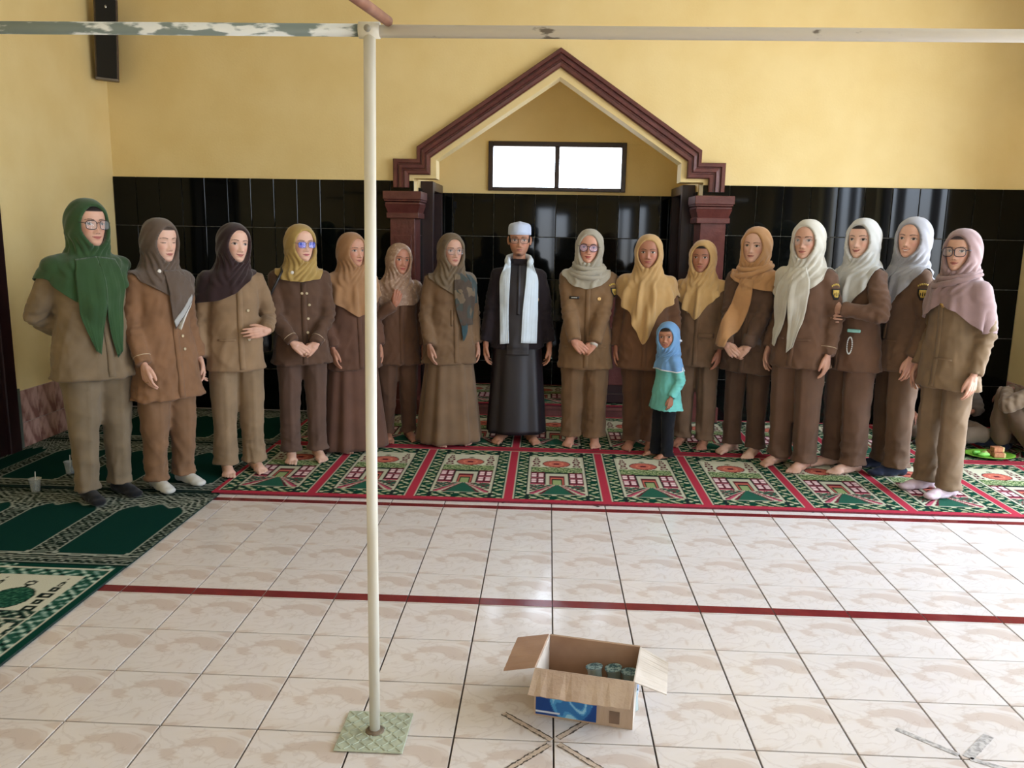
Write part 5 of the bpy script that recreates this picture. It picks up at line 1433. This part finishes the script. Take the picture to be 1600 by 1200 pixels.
# shoulder bag of the woman in mustard
p4 = PEOPLE[4]
bag = tag(empty('shoulder_bag', (p4.X, p4.Y, .0125), p4.yaw), 'black leather shoulder bag hanging behind the elbow of the woman in mustard', 'bag')
M_BAG = mat('black_leather', (20, 20, 24), .35, (12, 12, 16), 40., bump=.3, bscale=120.)
rings = [ring(z, a, b, .08, 28, 2.8, -.235) for z, a, b in ((.735, .03, .07), (.74, .045, .095), (.80, .052, .11), (.90, .045, .105), (.935, .03, .10), (.94, .015, .09))]
V, F = loft(rings); V = np.array(V); V = V+.003*wob(V, 9, 30)[:, None]
obj('bag_body', mesh('bag_body', V*p4.s, F), M_BAG, bag)
for y_ in (-.0, .0):
    V, F = tube([(-.235, .02, .92), (-.225, -.035, 1.02), (-.195, -.085, 1.12), (-.150, -.098, 1.21), (-.118, -.075, 1.268), (-.110, .0, 1.296), (-.125, .07, 1.25), (-.19, .12, 1.1), (-.235, .13, .93)], .0085, 10); break
obj('strap', mesh('strap', np.array(V)*p4.s, F), M_BAG, bag)
# strap of beads hanging from a pocket
p15 = PEOPLE[15]
ps = tag(empty('phone_strap', (p15.X, p15.Y, .0125), p15.yaw), 'mint green phone edge with a beaded strap in the jacket pocket', 'phone strap')
dv = np.array([math.sin(math.radians(42)), -math.cos(math.radians(42)), 0]); sdv = np.array([math.cos(math.radians(42)), math.sin(math.radians(42)), 0])
def jpt(p, org, d):
    h = p.jbvh.ray_cast(Vector(org+d*.45), Vector(-d), .9); return np.array(h[0])+d*.006 if h[0] is not None else org+d*.15
c0 = jpt(p15, np.array([.02, 0, .90]), dv)
V, F = MB().box((-.038, -.006, -.010), (.038, .006, .010), .004).V, None
mbx = MB().box((-.038, -.006, -.010), (.038, .006, .010), .004); V = np.array(mbx.V)@np.stack([sdv, -dv, np.array([0, 0, 1.])]); V = V+c0
obj('phone_edge', mesh('phone_edge', V*p15.s, mbx.F, False), mat('mint_plastic', (140, 196, 184), .4), ps)
bead_me = None
for k in range(26):
    a = 2*PI*k/26; u, zz = .011*math.sin(a)-.012, .86-.05*(1-math.cos(a))-.0
    q = jpt(p15, np.array([.02, 0, zz])+sdv*u*1.4, dv)
    bo = obj('bead', mesh('bead', np.array(ellipsoid((0, 0, 0), (.0042, .0042, .0046), 8, 6)[0])*p15.s, ellipsoid((0, 0, 0), (1, 1, 1), 8, 6)[1]) if bead_me is None else bead_me, mat('white_bead', (224, 226, 220), .3), ps, loc=tuple(q*p15.s))
    bead_me = bo.data
# ---- the man in the middle
o = dict(n=8, label='man in a black robe and blazer with a pale cap and a long white scarf', base=(806, 687), top=(806, 347), rel=0, hrel=0, fat=1.06, skin=(178, 128, 102), lip=(158, 100, 90), smile=-.3, brow_w=1.3, goatee=True, hair=True, ears=True, lift=.035, armL='hang', armR='hang', armL_d=(.03, -.02, -.03), armR_d=(-.03, -.02, -.03), stance=.10, foot_dir={1: .35, -1: -.35}, hand=1.06, wide=.97)
p = Person(o); p.pose(); p.body(); PEOPLE[8] = p
M_ROBE = mat('robe_satin_black', (26, 19, 25), .5, (20, 14, 20), 6., bump=.1, bscale=300.)
jk = p.jacket(.70, (36, 27, 31), 1.02, 1.12, 'blazer', cuff=.0); jk.data.materials[0].node_tree.nodes['Principled BSDF'].inputs['Sheen Weight'].default_value = .06
p.skirt((34, 27, 34), hem=.075, wide=.205, deep=.165, name='robe', top=1.0, folds=7, amp=.008, m=M_ROBE)
# open front of the blazer shows the robe underneath
V, F = p.jV, p.jF
p.strip('robe_front', [(-.055, 1.315), (-.075, 1.1), (-.085, .80), (-.085, .66)], [(.055, 1.315), (.075, 1.1), (.085, .80), (.085, .66)], M_ROBE, p.root, off=.004, folds=3, amp=.002, nu=13, nv=30)
p.strip('robe_placket', [(-.012, 1.31), (-.014, 1.1), (-.014, .95)], [(.012, 1.31), (.014, 1.1), (.014, .95)], M_ROBE, p.root, off=.009, folds=1, amp=.0, nu=3)
# standing collar
rings = [ring(z, a, b, .012, 32, 2.1) for z, a, b in ((1.30, .064, .066), (1.318, .060, .062), (1.336, .056, .058), (1.337, .053, .055), (1.30, .058, .06))]
V, F = loft(rings, caps=False); p.part('robe_collar', V, F, M_ROBE)
# cap
capr = [ring(HZ+z, a, b, .0, 48, 2.1) for z, a, b in ((.036, .0765, .0985), (.037, .0795, .1015), (.06, .0795, .1015), (.085, .078, .0995), (.103, .073, .094), (.113, .060, .079), (.119, .040, .052), (.123, .016, .02), (.124, .002, .003))]
V, F = loft(capr); V = np.array(V); V[:, 1] -= .004; V[:, 2] += np.exp(-((V[:, 0])/.012)**2)*sm(HZ+.09, HZ+.12, V[:, 2])*.004
p.part('prayer_cap', p.head_tf(V), F, cloth_mat('pale_blue_cap', (196, 208, 232), .94, 700.))
# scarf: two long ends in front, joined round the neck
M_SC = cloth_mat('white_scarf', (214, 226, 236), .93, 320.)
sc_root = p.strip('scarf', [(-.098, 1.315), (-.135, 1.18), (-.132, .98), (-.128, .735)], [(-.058, 1.33), (-.062, 1.18), (-.068, .98), (-.062, .745)], M_SC, None, nu=17, nv=34, off=.012, folds=3, amp=.008, solid=.004)
p.strip('scarf_end', [(.058, 1.33), (.048, 1.18), (.030, .98), (.022, .75)], [(.098, 1.315), (.140, 1.18), (.142, .98), (.138, .745)], M_SC, sc_root, nu=17, nv=34, off=.012, folds=3, amp=.008, solid=.004)
P = [(-.078, -.075, 1.318), (-.084, -.03, 1.33), (-.078, .035, 1.345), (-.045, .078, 1.352), (0, .09, 1.354), (.045, .078, 1.352), (.078, .035, 1.345), (.084, -.03, 1.33), (.078, -.075, 1.318)]
V, F = tube(P, .021, 14, True, squash=((0, 0, 1), 1.5)); V = np.array(V); V += .0025*wob(V, 3, 70)[:, None]
p.part('scarf_neck', V, F, M_SC, sc_root)
p.glasses((28, 22, 24), 'square', .026, .0165, .0015, alpha=.07)
bl = mat('gold_pin', (206, 166, 104), .35)
p.decal('pin', .135, 1.06, .022, .03, bl, jk, 7, 7, .003, 'disc', thick=.003)
for sd in (1,):
    S, E, W, f, n_, hk = p.arms[sd]; t_ = np.cross(n_, f)*sd
    c = W+f*.10+t_*.0; V, F = ellipsoid((0, 0, 0), (.009, .009, .009)); p.part('ring', np.array(V)+c-n_*.012, F, mat('ring_stone', (120, 130, 120), .2, metallic=.6))
# ---- the child
o = dict(n=11, label='small child in a blue headscarf and turquoise shirt, seen from the side', base=(1036, 713), top=(1042, 502), rel=-58, hrel=-18, tilt=-4, hs=1.46, fat=1.06, skin=(176, 124, 98), smile=.5, cheek=1.8, wide=1.08, brow_k=.5, cap=.045, cap_col=(28, 20, 18), armL='hang', armR='hang', armL_d=(.02, -.04, .03), foot_y={1: .0, -1: -.06}, hand=.95)
p = Person(o); p.pose(); p.body(); PEOPLE[11] = p
jk = p.jacket(.60, (122, 208, 198), 1.22, 1.25, 'shirt')
p.trousers((20, 24, 34), 1.15, .03)
hm = cloth_mat('child_scarf', (116, 160, 204), .92, 300.)
hj = p.hijab(hm, [1.10, 1.09, 1.08, 1.06, 1.05, 1.06, 1.08, 1.09], (.064, .084, -.004), 6, .008)
# white edging along the hem
Vh = p.hV; idx = np.argsort(np.arctan2(Vh[:, 0], -Vh[:, 1])); nt = 112
low = []
ang = np.arctan2(Vh[:, 0], -Vh[:, 1])
for k in range(60):
    a = -PI+2*PI*(k+.5)/60; sel = np.where(np.abs(np.angle(np.exp(1j*(ang-a)))) < .07)[0]
    if len(sel): low.append(Vh[sel[np.argmin(Vh[sel, 2])]]*np.array([1.02, 1.02, 1]))
V, F = tube(low+low[:2], .0075, 6); p.part('white_edging', V, F, mat('white_edging', (226, 230, 234), .7), hj)
V, F = tube([(.062, -.045, HZ-.03), (.088, .0, HZ-.035), (.094, .03, HZ-.04)], [.012, .012, .010], 8, True); p.part('white_clip', p.head_tf(np.array(V)), F, mat('white_edging', (226, 230, 234), .7), hj)
# ---- two people sitting by the back wall
def seated(o, jac, tro, hair=True):
    p = Person(o); p.pose(); p.body()
    jk = p.jacket(.80, jac, 1.0, 1.1, 'shirt', cuff=o.get('cuffs', 0.))
    p.trousers(tro, 1.05)
    if o.get('feet', 'bare') != 'bare': p.socks()
    # cropped hair
    V, F, C = head_shape(dict(skin=(30, 24, 24))); V = V*1.06+np.array([0, .004, .006]); F = np.array([f for f in F if len(f) == 4])
    k = (V[:, 2] > .045-1.0*np.clip(V[:, 1]+.03, 0, .1)); F = F[k[F].all(1)]
    p.part('hair', p.up(p.head_tf(V+np.array([0, -.012, HZ]))), F, mat('black_hair', (20, 17, 17), .6, bump=.5, bscale=300.))
    return p
dz = -.69
g18 = ground(1468, 686, .012)
seated(dict(n=18, label='person sitting cross legged behind the rightmost woman, mostly hidden', pos=(g18[0], g18[1], 0), scale=.92, seated=True, dz=dz, rel=-8, hrel=-20, skin=(150, 104, 84), group='people sitting on the carpet by the back wall', hair=True, armL=((.12, -.22, .93), (1, .6, -.5), (-.5, -.8, -.3), (0, 0, -1), 'relaxed'), armR=((.20, -.20, .93), (1, .3, -.3), (-.3, -.8, -.3), (0, 0, -1), 'relaxed'), cuffs=.17,
     legs={1: [(.09, .0, .12), (.33, -.19, .13), (.02, -.30, .075)], -1: [(-.09, .0, .12), (-.33, -.19, .13), (-.02, -.24, .075)]}, feet=(40, 40, 44), foot_dir={1: -1.3, -1: 1.3}), (92, 82, 74), (124, 110, 92))
seated(dict(n=19, label='seated man with one knee drawn up at the right frame edge, hands on the knee', pos=(3.61, 5.95, 0), scale=1.0, seated=True, dz=dz, rel=-112, hrel=-112, skin=(142, 98, 80), group='people sitting on the carpet by the back wall', hair=True, armL=((.10, -.25, 1.16), (1, .3, -.5), (-.5, -.7, -.4), (0, .2, -1), 'relaxed'), armR=((-.06, -.25, 1.16), (1, .3, -.3), (-.3, -.8, -.5), (0, .2, -1), 'relaxed'),
     legs={-1: [(-.09, .0, .12), (-.26, -.26, .10), (-.06, -.30, .075)], 1: [(.09, .0, .12), (.12, -.29, .43), (.12, -.24, .10)]}, feet=(22, 28, 48)), (122, 102, 80), (120, 100, 78))
